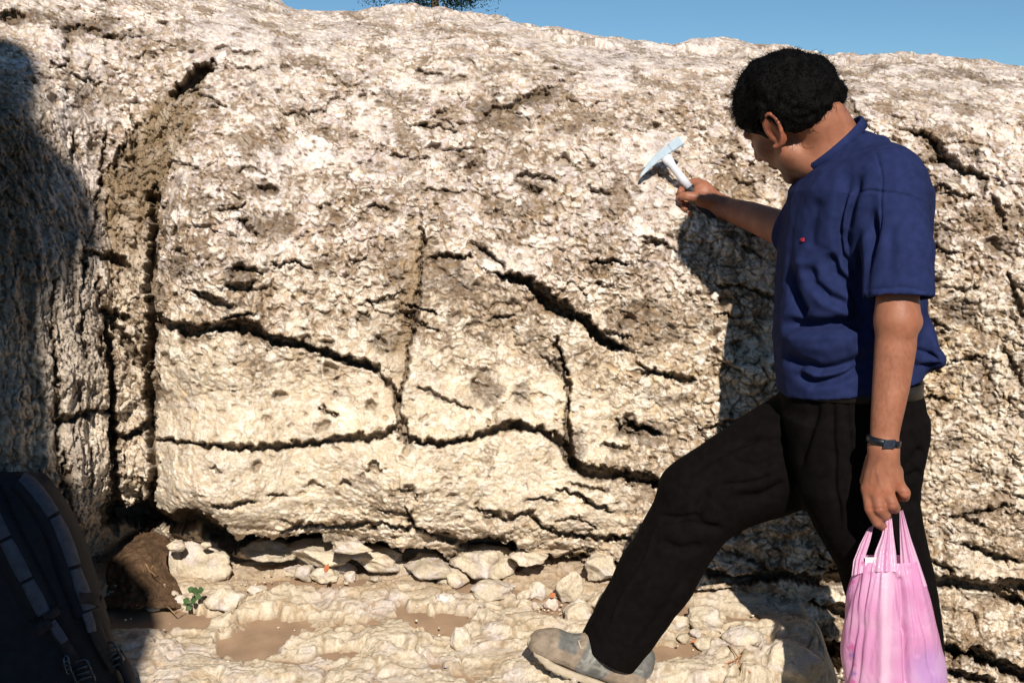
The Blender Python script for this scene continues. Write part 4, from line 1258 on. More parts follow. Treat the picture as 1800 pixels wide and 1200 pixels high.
# left hand: back of the hand to the camera, fingers closed on the bag handles
Wl = pt(1553, 782, -.246)
kn = [pt(1525, 858, -.243), pt(1541, 866, -.256), pt(1559, 863, -.256), pt(1578, 850, -.244)]
for i_, kq in enumerate(kn):
    B.cone(Wl + (kq - Wl) * .08, kq, .020, .0128, .016)
B.cone(pt(1535, 830, -.228), pt(1572, 828, -.228), .016, .016, .014)
fingers = [([kn[0], pt(1530, 893, -.249), pt(1542, 917, -.243), pt(1552, 925, -.226)], [.0125, .0118, .0105, .0090]),
           ([kn[1], pt(1546, 893, -.262), pt(1556, 906, -.248), pt(1556, 900, -.226)], [.0122, .0115, .0105, .009]),
           ([kn[2], pt(1568, 886, -.262), pt(1573, 893, -.244), pt(1564, 886, -.224)], [.0122, .0125, .0110, .009]),
           ([kn[3], pt(1590, 866, -.249), pt(1590, 873, -.234), pt(1578, 872, -.220)], [.0115, .0118, .0100, .0085])]
for ps, rs in fingers:
    B.chain(ps, rs, .0035)
B.chain([pt(1536, 806, -.228), pt(1524, 845, -.215), pt(1538, 876, -.208), pt(1555, 890, -.208)], [.016, .014, .0115, .010], .006)
# tendons
for i_, kq in enumerate(kn):
    B.cone(Wl + (kq - Wl) * .35 + np.array([0, -.0155, 0]), kq + np.array([0, -.009, .006]), .0030, .0045, .008)
# right arm, reaching to the rock
B.chain([B_sh, B_el], [.047, .043], .02)
B.chain([B_el, pt(1370, 400, (.275 * .7 + YH * .3)), pt(1320, 380, (.275 * .35 + YH * .65)), wristB], [.040, .0405, .034, .0265], .014)
# right hand round the hammer
B.cone(wristB, pt(1240, 346, YH - .005), .026, .029, .014, flat=((0, 1, 0), .85))
B.ell(pt(1236, 340, YH - .012), np.eye(3), (.026, .022, .028), .012)
B.chain([pt(1256, 352, YH - .018), pt(1228, 347, YH - .036), pt(1208, 345, YH - .034), pt(1199, 345, YH - .026)], [.015, .0125, .0115, .0095], .005)
B.chain([pt(1238, 326, YH - .006), pt(1220, 321, YH + .006), pt(1203, 329, YH + .014), pt(1196, 337, YH - .002)], [.0135, .012, .0105, .009], .003)
B.chain([pt(1238, 338, YH + .012), pt(1208, 340, YH + .022), pt(1195, 347, YH + .006), pt(1197, 352, YH - .008)], [.013, .0115, .0105, .009], .003)
B.chain([pt(1242, 352, YH + .012), pt(1215, 357, YH + .022), pt(1200, 362, YH + .008), pt(1204, 366, YH - .006)], [.013, .0115, .0105, .009], .003)
B.chain([pt(1248, 364, YH + .006), pt(1226, 372, YH + .018), pt(1211, 374, YH + .008), pt(1214, 376, YH - .002)], [.012, .0105, .0095, .008], .003)
V, F = B.mesh()
V = relax(V, F, 2, .5)
V = V.astype(np.float64)
hv = (V - HO) @ AX.T
tint = np.ones((len(V), 3))
Nb = vnormals(V, F)
px_, py_ = proj(V)
fr = (Nb[:, 1] < -.1) & (V[:, 1] < -.12)
cre = np.zeros(len(V)); red = np.zeros(len(V))
for (x_, y_) in ((1530, 893), (1546, 893), (1568, 886), (1590, 866)):
    cre += np.exp(-((py_ - y_) / 1.6) ** 2) * (np.abs(px_ - x_) < 9) * fr; red += np.exp(-((px_ - x_) ** 2 + (py_ - y_) ** 2) / 60.) * fr
for (x_, y_) in ((1525, 858), (1541, 866), (1559, 863), (1578, 850)):
    red += np.exp(-((px_ - x_) ** 2 + (py_ - y_) ** 2) / 60.) * fr
vein = np.zeros(len(V))
for ln in ([(1548, 800), (1540, 825), (1546, 848), (1552, 862)], [(1560, 796), (1556, 822), (1564, 846)], [(1546, 800), (1532, 830), (1530, 850)], [(1570, 640), (1560, 690), (1562, 730), (1556, 760)]):
    dv_, _, _ = seg_dist(px_, py_, ln); vein += np.exp(-(dv_ / 1.9) ** 2) * fr
V = V + Nb * (.0009 * vein - .0011 * np.clip(cre, 0, 1))[:, None]
tint = tint * (1 - .22 * np.clip(cre, 0, 1))[:, None] * (1 + np.clip(red, 0, 1)[:, None] * np.array([.06, -.10, -.10])) * (1 - .10 * np.clip(vein, 0, 1))[:, None]
# fine dark hair on the forearm
ah = fr & (py_ > 590) & (py_ < 760)
tint = tint * (1 - .16 * ah * sstep(.15, .45, perlin(np.stack([V[:, 0] * 420, V[:, 1] * 420, V[:, 2] * 110], -1), 1.0, 8)))[:, None]
# stubble tint, and the face front darkened to stand in for shade
stubble_shade = sstep(-.035, -.06, hv[:, 1] + .15 * hv[:, 0] - .05 * 0) * sstep(-.01, .03, hv[:, 0]) * sstep(.16, .12, np.abs(hv[:, 1])) * (np.abs(hv[:, 2]) < .075)
tint = tint * (1 - .5 * stubble_shade[:, None]) * (1 - .28 * sstep(.01, .06, hv[:, 0]) * (np.abs(hv[:, 2]) < .09) * (hv[:, 1] < .12) * (hv[:, 1] > -.14))[:, None]
tint = tint * (1 + .10 * perlin(V, 38, 3) + .10 * perlin(V, 120, 4))[:, None] * np.array([1.0, .97, .96])
tint = tint / tint.max() if False else tint * .92
px_, py_ = proj(V)
nail = np.zeros(len(V))
for q in (fingers[0][0][2],):
    pass
redn = sstep(.03, .0, np.linalg.norm(V - pt(1612, 566, -.27), axis=1))[:, None]
tint = tint * (1 + redn * np.array([.12, 0.02, 0.0]))
ear_r = ((np.abs(hv[:, 2]) > .078) & (np.linalg.norm(hv[:, :2], axis=1) < .05))[:, None]
tint = tint * np.where(ear_r, np.array([1.08, .88, .85]), 1)
body = mesh_obj('body', V, F, M_SKIN, man, colors=np.clip(tint, 0, 1))
del B

# ---- hair
G = Field(HO - .19, HO + .21, 0.0028)
G.ell(H(-.012, .054), AX, (.100, .088, .083), .01)
G.ell(H(.050, .080), AX, (.040, .034, .058), .03)
G.ell(H(-.078, .018), AX, (.048, .066, .070), .03)
G.ell(H(-.030, .015, .045), AX, (.05, .05, .045), .03)
i0 = np.zeros(3, int); gx, gy, gz = G.pts(i0, G.n)
Fh = (gx - HO[0]) * hf[0] + (gy - HO[1]) * hf[1] + (gz - HO[2]) * hf[2]
Uh = (gx - HO[0]) * hu[0] + (gy - HO[1]) * hu[1] + (gz - HO[2]) * hu[2]
Lh = (gx - HO[0]) * hl[0] + (gy - HO[1]) * hl[1] + (gz - HO[2]) * hl[2]
line = np.interp(Fh, [-.12, -.08, -.045, -.026, -.012, .012, .020, .030, .040, .070, .10], [-.075, -.068, -.046, -.006, .036, .044, .024, -.004, .022, .058, .062])
line2 = line + .0 * Lh
PPg = np.stack([np.broadcast_to(gx, G.a.shape), np.broadcast_to(gy, G.a.shape), np.broadcast_to(gz, G.a.shape)], -1)
nz = perlin(PPg, 17, 5) * .009 + perlin(PPg, 38, 7) * .006 + perlin(PPg, 85, 6) * .0030
G.a = G.a + nz
G.a = np.maximum(G.a, (line2 - Uh + nz * 1.2).astype(np.float32))
V, F = G.mesh()
V = relax(V, F, 1, .4)
hair = mesh_obj('hair', V, F, M_HAIR, man)
Nn = vnormals(V, F)
hv = (V - HO) @ AX.T
ok = np.where(hv[:, 1] > np.interp(hv[:, 0], [-.12, -.08, -.03, .03, .10], [-.05, -.04, .0, .03, .07]))[0]
r2 = np.random.default_rng(5)
sv = []; sf = []
nst = 5200
pick = r2.choice(ok, nst)
for i in pick:
    p = V[i] - Nn[i] * .003; n = Nn[i]
    front = max(0.0, hv[i, 0]) / .1
    tdir = np.cross(n, r2.normal(size=3)); tdir /= np.linalg.norm(tdir) + 1e-9
    swirl = np.cross(n, tdir)
    Ls = r2.uniform(.007, .018) * (1 + .6 * front) * (2.1 if r2.random() < .05 else 1)
    cv = r2.uniform(1.5, 4.0)
    w0 = r2.uniform(.0005, .0009)
    pts = []
    d = n * .8 + tdir * .7
    for q in range(6):
        pts.append(p.copy())
        a = cv * q / 5
        dd = n * (.75 - .25 * q / 5) + tdir * math.cos(a) + swirl * math.sin(a) * .9
        dd[2] -= .10
        p = p + dd / np.linalg.norm(dd) * Ls / 5
    pts = np.array(pts)
    base = len(sv)
    side = np.cross(pts[-1] - pts[0], n); side /= np.linalg.norm(side) + 1e-9
    for q in range(6):
        w = w0 * (1 - q / 6.5)
        sv.append(pts[q] - side * w); sv.append(pts[q] + side * w); sv.append(pts[q] + n * w * 1.2)
    for q in range(5):
        b = base + q * 3
        for e0, e1 in ((0, 1), (1, 2), (2, 0)):
            sf.append((b + e0, b + e1, b + 3 + e1, b + 3 + e0))
strands = mesh_obj('curls', np.array(sv), np.array(sf), M_HAIR, hair)
tag(strands, kind='stuff')
del G, PPg

# ---- t-shirt
S = Field((.36, -.36, .60), (.88, .42, 1.66), 0.0030)
S.stack(lv(torso_rows, 0.0), off=.006, power=2.3)
S.cone(pt(1500, 300, .0), pt(1560, 320, -.13), .075, .072, .03)
S.cone(pt(1490, 300, .03), pt(1470, 320, .13), .075, .070, .03)
S.cone(A_sh, pt(1578, 440, -.215), .070, .064, .018)
S.cone(pt(1578, 440, -.215), pt(1580, 560, -.240), .064, .0655, .012)
S.cone(B_sh, B_el + (B_el - B_sh) * .02, .068, .064, .02)
# back of the hem stands out
S.ell(pt(1628, 628, -.02), np.eye(3), (.026, .09, .022), .02)
S.ell(pt(1616, 600, -.01), np.eye(3), (.02, .10, .05), .03)
# collar ring
cA = pt(1515, 246, .0)
# cut the sleeve at its hem, open it, open the neck
ha = pt(1578, 440, -.215); hd = pt(1580, 560, -.240) - ha; hd /= np.linalg.norm(hd)
hem_c = pt(1580, 524, -.236)
gxs = S.pts(np.zeros(3, int), S.n)
pl = ((gxs[0] - hem_c[0]) * hd[0] + (gxs[1] - hem_c[1]) * hd[1] + (gxs[2] - hem_c[2]) * hd[2])
rad = np.sqrt((gxs[0] - hem_c[0]) ** 2 + (gxs[1] - hem_c[1]) ** 2 + 0 * gxs[2])
msk = (gxs[1] < -.165 + .0 * gxs[0]) & (np.abs(gxs[2] - hem_c[2]) < .09) & (rad < .10)
cut = np.where(msk, pl, -1).astype(np.float32)
S.a = np.maximum(S.a, cut)
S.cone(pt(1579, 488, -.230), pt(1581, 570, -.242), .052, .0585, .004, 'sub')
# the bottom hem: a slanted plane
za, zb = pt(1380, 690, 0), pt(1650, 648, 0)
plb = (za[2] + (gxs[0] - za[0]) * (zb[2] - za[2]) / (zb[0] - za[0])) - gxs[2]
S.a = np.maximum(S.a, (plb * .97 + 0 * gxs[1]).astype(np.float32))
S.stack(lv([(672, 1382, 1612, .150), (720, 1380, 1608, .150)], 0.0), k=.004, op='sub', off=-.004)
# neckline: remove the top above a slanted oval
n0 = pt(1471, 267, 0); nd = np.array([-.57, -.0, .82]); nd /= np.linalg.norm(nd)
S.cone(n0 - nd * .025, n0 + nd * .12, .060, .064, .006, 'sub', flat=((0, 1, 0), 1.12))
V, F = S.mesh()
V = relax(V, F, 3, .5)
N = vnormals(V, F)
sh_lines = [
    ([(1512, 300), (1494, 350), (1484, 410), (1490, 460), (1512, 505)], 9, .013), ([(1496, 300), (1478, 350), (1470, 400), (1474, 450), (1500, 500)], 8, .011),
    ([(1440, 345), (1428, 400), (1424, 440)], 10, .004),
    ([(1448, 440), (1462, 480), (1490, 505), (1520, 520)], 12, .018), ([(1415, 462), (1430, 500), (1458, 528), (1500, 540)], 10, .014),
    ([(1384, 470), (1390, 510), (1404, 548), (1412, 556)], 11, .016),
    ([(1372, 568), (1410, 570), (1460, 572), (1530, 566)], 9, .020),
    ([(1372, 618), (1400, 640), (1440, 652), (1500, 640), (1530, 628)], 9, .013), ([(1392, 655), (1430, 672), (1480, 660), (1530, 646)], 7, .013),
    ([(1530, 350), (1524, 420), (1514, 480), (1508, 540), (1515, 620)], 12, .016),
    ([(1395, 350), (1386, 420), (1380, 500)], 7, .006),
    # ridges
    ([(1400, 440), (1420, 490), (1450, 530), (1510, 556)], 12, -.008), ([(1380, 600), (1440, 612), (1520, 600)], 14, -.006), ([(1400, 645), (1440, 660), (1500, 650)], 6, -.007),
    ([(1500, 320), (1484, 370), (1478, 420), (1492, 470)], 5, -.006), ([(1374, 590), (1430, 592), (1520, 590)], 9, -.005),
    # seams
    ([(1536, 262), (1548, 300), (1550, 340), (1546, 380), (1534, 430), (1526, 480)], 1.8, .0035), ([(1490, 338), (1530, 334), (1560, 338), (1600, 346), (1632, 362)], 1.8, .0035),
    ([(1528, 508), (1560, 505), (1600, 506), (1634, 512)], 1.6, .0022),
    ([(1600, 640), (1630, 646), (1660, 640)], 5, .006), ([(1612, 615), (1635, 625), (1652, 632)], 4, .006),
    ([(1560, 380), (1566, 440), (1562, 500)], 14, .004), ([(1600, 380), (1606, 450), (1608, 505)], 10, .003),
]
V, dd_ = folds(V, N, sh_lines, jitter=5, fold_k=1.6)
V = V + N * (0.0035 * perlin(V, 14, 3) + .0012 * perlin(V, 45, 4))[:, None]
V = relax(V, F, 1, .4)
tt = np.ones((len(V), 3))
px_, py_ = proj(V)
dl, _, _ = seg_dist(px_, py_, [(1519, 513), (1560, 507), (1600, 508), (1640, 518)])
tt = tt * (1 + .15 * np.exp(-(dl / 5) ** 2))[:, None]
tt = np.clip(tt * .87, 0, 1)
shirt = mesh_obj('t_shirt', V, F, M_SHIRT, man, colors=tt)
# collar band
ring = []
ex = np.array([nd[2], 0, -nd[0]]); ey = np.array([0, 1.0, 0])
nrg = 64
for q in range(nrg):
    t = 2 * math.pi * q / nrg
    c_ = n0 + nd * (.016 + .010 * math.cos(t)) + ex * (.076 * math.cos(t)) + ey * (.076 * math.sin(t))
    ring.append(c_)
ring = np.array(ring)
cv_, cf_ = [], []
prof = [(-.003, -.014), (.003, -.013), (.0035, .004), (.001, .008), (-.003, .006), (-.004, -.006)]
for q in range(nrg):
    o_ = ring[q] - n0; o_ = o_ - nd * (o_ @ nd); o_ /= np.linalg.norm(o_)
    for a_, b_ in prof:
        cv_.append(ring[q] + o_ * a_ + nd * b_)
for q in range(nrg):
    for e in range(6):
        a_ = q * 6 + e; b_ = q * 6 + (e + 1) % 6; c_ = ((q + 1) % nrg) * 6
        cf_.append((a_, b_, c_ + (e + 1) % 6, c_ + e))
mesh_obj('collar', np.array(cv_), np.array(cf_), M_SHIRT, shirt, colors=np.full((len(cv_), 3), .95))
# small red embroidered emblem on the chest
px_, py_ = proj(V)
near = np.where((np.hypot(px_ - 1412, py_ - 421) < 9) & (N[:, 1] < -.1) & (V[:, 1] < 0))[0]
if len(near):
    c_ = V[near[np.argmin(np.hypot(px_[near] - 1412, py_[near] - 421))]]; n_ = N[near].mean(0); n_ /= np.linalg.norm(n_)
    tx = np.cross((0, 0, 1.0), n_); tx /= np.linalg.norm(tx); ty = np.cross(n_, tx)
    shp = [(-.0075, .001), (-.004, .005), (.001, .004), (.004, .006), (.008, .003), (.006, -.001), (.007, -.004), (.002, -.003), (-.001, -.007), (-.003, -.002)]
    ev = [c_ + n_ * .0006 + tx * a * .62 + ty * b * .62 for a, b in shp] + [c_ + n_ * .0045 + tx * a * .62 + ty * b * .62 for a, b in shp]
    ef = [list(range(10, 20))] + [[q, (q + 1) % 10, 10 + (q + 1) % 10, 10 + q] for q in range(10)]
    mesh_obj('emblem', np.array(ev), ef, new_mat('red_thread', (.45, .02, .03), .8), shirt, smooth=False)
del S

# ---- trousers
T = Field((-.02, -.25, -.02), (.88, .30, 1.12), 0.0034)
T.stack(lv([(655, 1384, 1604, .146), (700, 1374, 1618, .158), (760, 1380, 1622, .166), (810, 1398, 1612, .160), (850, 1425, 1605, .13)], 0.0), k=.03)
T.stack(lv([(740, 1392, 1620, .110, -.055), (800, 1394, 1612, .112, -.062), (860, 1402, 1608, .110, -.068), (930, 1434, 1622, .104, -.072), (1000, 1476, 1638, .100, -.074), (1100, 1502, 1652, .092, -.074), (1200, 1516, 1660, .088, -.072),
            (1350, 1538, 1664, .082, -.07), (1478, 1552, 1662, .080, -.07)], -.07), k=.03)
T.chain([pt(1440, 785, .065), pt(1335, 830, .08), pt(1240, 878, .095)], [.118, .104, .088], .03)
T.cone(pt(1400, 770, .07), pt(1236, 852, .09), .10, .076, .02)
T.cone(pt(1230, 886, .095), pt(1154, 1012, .105), .089, .082, .03)
T.cone(pt(1154, 1012, .105), pt(1062, 1160, .11), .082, .073, .02)
T.ell(pt(1192, 858, .09), np.eye(3), (.030, .050, .036), .03)
ga = pt(1150, 1010, .105)
q0 = pt(1014, 1122, .11); q1 = pt(1122, 1180, .11)
hdir = np.array([q1[2] - q0[2], 0, -(q1[0] - q0[0])]); hdir /= np.linalg.norm(hdir)
if hdir[2] > 0: hdir = -hdir
gx = T.pts(np.zeros(3, int), T.n)
pl = (gx[0] - q0[0]) * hdir[0] + (gx[2] - q0[2]) * hdir[2] + 0 * gx[1]
msk = (gx[0] < pt(1300, 1100, .1)[0])
T.a = np.maximum(T.a, np.where(msk, pl, -1).astype(np.float32))
T.cone(q0 * .5 + q1 * .5 + hdir * .03, q0 * .5 + q1 * .5 - hdir * .05, .072, .058, .003, 'sub')
V, F = T.mesh()
V = relax(V, F, 3, .5)
N = vnormals(V, F)
tr_lines = [
    ([(1395, 862), (1380, 820), (1372, 770), (1380, 720)], 9, .012), ([(1440, 700), (1425, 760), (1400, 830)], 8, .009), ([(1465, 690), (1462, 780), (1466, 860), (1480, 930)], 5, .006), ([(1490, 690), (1492, 780), (1500, 880)], 4, .004),
    ([(1395, 770), (1340, 775), (1290, 770)], 8, .007), ([(1380, 800), (1330, 815), (1280, 812)], 8, .006), ([(1390, 850), (1340, 870), (1290, 880)], 10, .010), ([(1250, 860), (1230, 890), (1225, 920)], 10, .008),
    ([(1270, 930), (1225, 920), (1180, 925)], 9, .010), ([(1240, 960), (1200, 965), (1160, 950)], 9, .008), ([(1170, 900), (1125, 1000), (1062, 1120)], 3, -.004), ([(1350, 760), (1290, 785), (1220, 830)], 4, .005), ([(1365, 830), (1310, 850), (1262, 858)], 4, .006), ([(1232, 905), (1195, 912), (1160, 905)], 4, .006),
    ([(1210, 1000), (1160, 1080), (1110, 1150)], 10, .005), ([(1500, 900), (1530, 1000), (1550, 1100), (1560, 1200)], 10, .006), ([(1600, 800), (1596, 850), (1612, 900)], 10, .006), ([(1622, 790), (1605, 812)], 8, .008), ([(1622, 830), (1600, 842)], 7, .008),
]
V, _ = folds(V, N, tr_lines, jitter=6, seed=9, fold_k=1.3)
V = V + N * (0.0025 * perlin(V, 9, 5) + .0010 * perlin(V, 28, 6))[:, None]
V = relax(V, F, 1, .4)
trousers = mesh_obj('trousers', V, F, M_TROUSER, man)
del T

# ---- watch on the left wrist
wt = pt(1553, 775, -.246); wa = pt(1556, 745, -.245) - wt; wa /= np.linalg.norm(wa)
wa = wa + np.array([.10, 0, 0]); wa /= np.linalg.norm(wa)
w_x = np.cross(wa, (0, 1.0, 0)); w_x /= np.linalg.norm(w_x); w_y = np.cross(wa, w_x)
wv, wf = [], []
prof = [(.0, -.0068), (.0024, -.0064), (.0030, 0), (.0024, .0064), (.0, .0068), (-.004, 0)]
for q in range(48):
    t = 2 * math.pi * q / 48
    o_ = w_x * math.cos(t) * .0300 + w_y * math.sin(t) * .0272
    on = o_ / np.linalg.norm(o_)
    for a_, b_ in prof:
        wv.append(wt + o_ + on * a_ + wa * b_)
for q in range(48):
    for e in range(6):
        a_ = q * 6; c_ = ((q + 1) % 48) * 6
        wf.append((a_ + e, a_ + (e + 1) % 6, c_ + (e + 1) % 6, c_ + e))
watch = mesh_obj('wristwatch', np.array(wv), np.array(wf), noisy_mat('watch_band', (.005, .005, .007), (.009, .010, .014), 200, .35, .5, .2, 300, .0005), man)
fc = wt + np.array([.002, -.0290, .0]); fx = np.array([1.0, 0, 0]) * .013; fz = wa * .0095
fv = []
for dy, k_ in ((.004, 1.0), (-.003, .95), (-.0045, .80)):
    for q in range(12):
        t = 2 * math.pi * (q + .5) / 12
        rr = 1 / max(abs(math.cos(t)), abs(math.sin(t))) * .88
        fv.append(fc + np.array([0, dy, 0]) + fx * k_ * math.cos(t) * rr + fz * k_ * math.sin(t) * rr)
ff = [[r * 12 + q, r * 12 + (q + 1) % 12, (r + 1) * 12 + (q + 1) % 12, (r + 1) * 12 + q] for r in range(2) for q in range(12)] + [list(range(24, 36))]
mesh_obj('watch_face', np.array(fv), ff, noisy_mat('watch_glass', (.010, .014, .024), (.03, .04, .06), 300, .12, .6, .05, 300, .0002), watch, smooth=False)

# ---- belt
bl = lv([(672, 1379, 1613, .156)], 0.0)[0]
bv, bf = [], []
for q in range(64):
    t = 2 * math.pi * q / 64
    cc, ss = math.cos(t), math.sin(t)
    r_ = 1 / (abs(cc) ** 2.2 + abs(ss) ** 2.2) ** (1 / 2.2)
    for dz, off in ((-.018, .004), (.016, .004), (.016, -.004), (-.018, -.004)):
        bv.append((bl[1] + (bl[2] + off - .002) * cc * r_, bl[3] + (bl[4] + off - .002) * ss * r_, bl[0] - .004 + dz * .8))
for q in range(64):
    for e in range(4):
        bf.append((q * 4 + e, q * 4 + (e + 1) % 4, ((q + 1) % 64) * 4 + (e + 1) % 4, ((q + 1) % 64) * 4 + e))
mesh_obj('belt', np.array(bv), np.array(bf), noisy_mat('belt_leather', (.008, .007, .006), (.014, .011, .009), 80, .5, .4, .2), trousers)

# ---- shoes
M_SOLE = noisy_mat('pale_rubber', (.40, .33, .24), (.50, .42, .31), 60, .85, .2, .3, 200, .001)


def shoe(toe, heel, up, side, name_label=None, near=1):
    """toe, heel: ends of the sole line; side: lateral unit vector"""
    toe = np.array(toe); heel = np.array(heel)
    ax_ = heel - toe; Ls = np.linalg.norm(ax_); ax_ /= Ls
    side = np.array(side, float); side -= ax_ * (side @ ax_); side /= np.linalg.norm(side)
    up_ = np.cross(side, ax_)
    if up_[2] < 0: up_ = -up_

    def L(a, b, c):           # a 0..1 along from the toe, b sideways m, c up m
        return toe + ax_ * a * Ls + side * b + up_ * c
    lo_ = np.minimum(toe, heel) - .16; hi_ = np.maximum(toe, heel) + .16
    U_ = Field(lo_, hi_, .0026)
    U_.cone(L(.16, .004, .030), L(.45, 0, .038), .032, .039, .02, flat=(side, 1.15))
    U_.cone(L(.10, .004, .026), L(.2, .004, .032), .028, .036, .02, flat=(side, 1.25))
    U_.cone(L(.45, 0, .038), L(.88, 0, .042), .039, .033, .02, flat=(side, .95))
    U_.cone(L(.40, 0, .054), L(.62, 0, .088), .029, .034, .02, flat=(side, .9))
    U_.cone(L(.62, 0, .090), L(.86, 0, .088), .034, .026, .02, flat=(side, .9))
    U_.cone(L(.86, 0, .088), L(.90, 0, .04), .024, .032, .02)
    # collar opening
    U_.cone(L(.70, 0, .155), L(.78, 0, .120), .036, .026, .006, 'sub')
    # flat underside
    gx = U_.pts(np.zeros(3, int), U_.n)
    pl = -((gx[0] - toe[0]) * up_[0] + (gx[1] - toe[1]) * up_[1] + (gx[2] - toe[2]) * up_[2] - .012)
    U_.a = np.maximum(U_.a, pl.astype(np.float32))
    V, F = U_.mesh(); V = relax(V, F, 2, .5)
    q = (V - toe); a_ = q @ ax_ / Ls; c_ = q @ up_; b_ = q @ side
    TAN = np.array([.27, .21, .155]); SLATE = np.array([.145, .142, .130]); PALE = np.array([.26, .25, .22])
    wob_ = .02 * perlin(V, 30, 2)
    toe_cap = sstep(.40, .37, a_ + wob_ * .5 - .3 * c_ + .01) * 1.0
    heel_p = sstep(.64, .67, a_ + 1.3 * (.045 - c_) * (c_ > .01) + wob_ * .3)
    heel_p = heel_p * sstep(.062, .056, c_)
    vamp = sstep(.17, .20, a_) * sstep(.36, .33, a_) * sstep(.046, .052, c_)
    colr = np.repeat(SLATE[None], len(V), 0)
    # overlays in the middle: pale stripes
    for pts2 in ([(.40, .030), (.50, .085)], [(.46, .030), (.52, .085)], [(.40, .045), (.66, .040)], [(.52, .085), (.60, .030)], [(.60, .055), (.88, .070)], [(.44, .030), (.44, .07)]):
        d2, _, _ = seg_dist(a_ * .27, c_, [(p_[0] * .27, p_[1]) for p_ in pts2])
        colr = colr + (PALE - colr) * (sstep(.0042, .0025, d2) * .85)[:, None]
    colr = colr + (TAN - colr) * np.clip(np.maximum(toe_cap * (1 - vamp), heel_p), 0, 1)[:, None]
    colr = colr * (1 + .25 * perlin(V, 60, 8) + .2 * perlin(V, 160, 9))[:, None]
    colr = colr * 1.0
    N_ = vnormals(V, F)
    ridge = toe_cap + heel_p
    V = V + N_ * (.0012 * np.clip(ridge, 0, 1) + .001 * perlin(V, 60, 3))[:, None]
    sh = mesh_obj('shoe', V, F, M_SUEDE, man, colors=np.clip(colr, 0, 1))
    # sole: outline swept down, treaded
    n_ = 72; ov, of = [], []
    prof = [(1.0, .020), (1.03, .016), (1.03, .006), (1.0, .000), (.80, -.002)]
    for q_ in range(n_):
        t = 2 * math.pi * q_ / n_
        a1_ = .5 - .5 * math.cos(t)
        wd = np.interp(a1_, [0, .06, .2, .36, .6, .85, .95, 1], [0, .026, .044, .046, .034, .035, .026, 0]) * (1 if math.sin(t) >= 0 else -1)
        tread = .0025 * (1 if q_ % 2 else -1)
        lift = .020 * max(0, (.22 - a1_) / .22) ** 1.6
        for sc_, hh in prof:
            ov.append(L(.5 + (a1_ - .5) * sc_ * 1.0, wd * sc_, hh - .004 + lift * (1 if hh > -1 else 0) + (tread if hh <= 0 else 0)))
    for q_ in range(n_):
        for e in range(4):
            A_ = q_ * 5; C_ = ((q_ + 1) % n_) * 5
            of.append([A_ + e, C_ + e, C_ + e + 1, A_ + e + 1])
    of.append([q_ * 5 for q_ in range(n_)]); of.append([q_ * 5 + 4 for q_ in range(n_)][::-1])
    mesh_obj('sole', np.array(ov), of, M_SOLE, sh)
    # laces
    lv_, lf_ = [], []
    for k_ in range(4):
        a0 = .37 + .045 * k_; cz = .078 + .010 * k_
        P0 = [L(a0 + .02 * math.sin(u * 3), (-.018 + .036 * u), cz + .010 * math.sin(math.pi * u) - .004) for u in np.linspace(0, 1, 7)]
        tube(P0, .0026, lv_, lf_)
    tube([L(.36, -.016, .078), L(.33, -.024, .076), L(.36, -.034, .066), L(.39, -.030, .070)], .0022, lv_, lf_)
    mesh_obj('lace', np.array(lv_), lf_, M_SOLE, sh)
    return sh


def tube(pts, r, vs, fs, n=6, r_end=None):
    pts = [np.array(p, float) for p in pts]
    base = len(vs)
    for i, p in enumerate(pts):
        d = pts[min(i + 1, len(pts) - 1)] - pts[max(i - 1, 0)]
        d /= np.linalg.norm(d) + 1e-9
        u = np.cross(d, (0.13, 0.27, 1.0) if abs(d[2]) < .9 else (1.0, 0.1, 0)); u /= np.linalg.norm(u); w = np.cross(d, u)
        rr = r if r_end is None else r + (r_end - r) * i / (len(pts) - 1)
        for q in range(n):
            t = 2 * math.pi * q / n
            vs.append(p + (u * math.cos(t) + w * math.sin(t)) * rr)
    for i in range(len(pts) - 1):
        for q in range(n):
            a = base + i * n + q; b = base + i * n + (q + 1) % n
            fs.append([a, b, b + n, a + n])
    fs.append([base + q for q in range(n)][::-1]); fs.append([base + (len(pts) - 1) * n + q for q in range(n)])


M_SUEDE = noisy_mat('worn_suede', (.85, .85, .85), (1, 1, 1), 90, .95, .1, .6, 300, .0015, tint=True)
shoe(pt(922, 1143, .085), pt(1126, 1228, .10), None, (0.06, 1.0, 0))
shoe((.53, -.10, .012), (.80, -.07, .012), None, (0.1, 1.0, 0))
# ------------------------------------------------------------------ geologist's hammer
ham = tag(empty('rock_hammer', pt(1170, 280, YH)), 'pale blue painted rock hammer held against the rock face', 'hammer')
M_HAM = noisy_mat('pale_blue_paint', (.40, .50, .58), (.52, .60, .66), 40, .45, .45, .25, 120, .0008)
M_HND = noisy_mat('worn_white_paint', (.56, .58, .64), (.66, .67, .71), 40, .45, .4, .25, 120, .0008)
M_GRIP = noisy_mat('black_rubber', (.012, .013, .018), (.03, .032, .04), 60, .6, .3, .3)
hA = pt(1121, 302, YH + .012); hB = pt(1201, 249, YH - .004)
ax_h = hB - hA; Lh_ = np.linalg.norm(ax_h); ax_h /= Lh_
h0 = pt(1170, 276, YH); h1 = pt(1218, 338, YH - .004)
dn = h1 - h0; dn -= ax_h * (dn @ ax_h); dn /= np.linalg.norm(dn)      # down the handle
sd = np.cross(ax_h, dn)
if sd[1] > 0: sd = -sd                                               # to the camera
bm = bmesh_new = None
sec = [(0.00, .0022, .0095, .004), (.04, .0035, .0105, .002), (.25, .0070, .0105, -.006), (.45, .0095, .0110, -.0110), (.62, .0108, .0115, -.0130), (.72, .0100, .0110, -.0125), (.76, .0118, .0125, -.0135), (.98, .0118, .0125, -.0135), (1.0, .0105, .0112, -.0135)]
hv_, hf_ = [], []
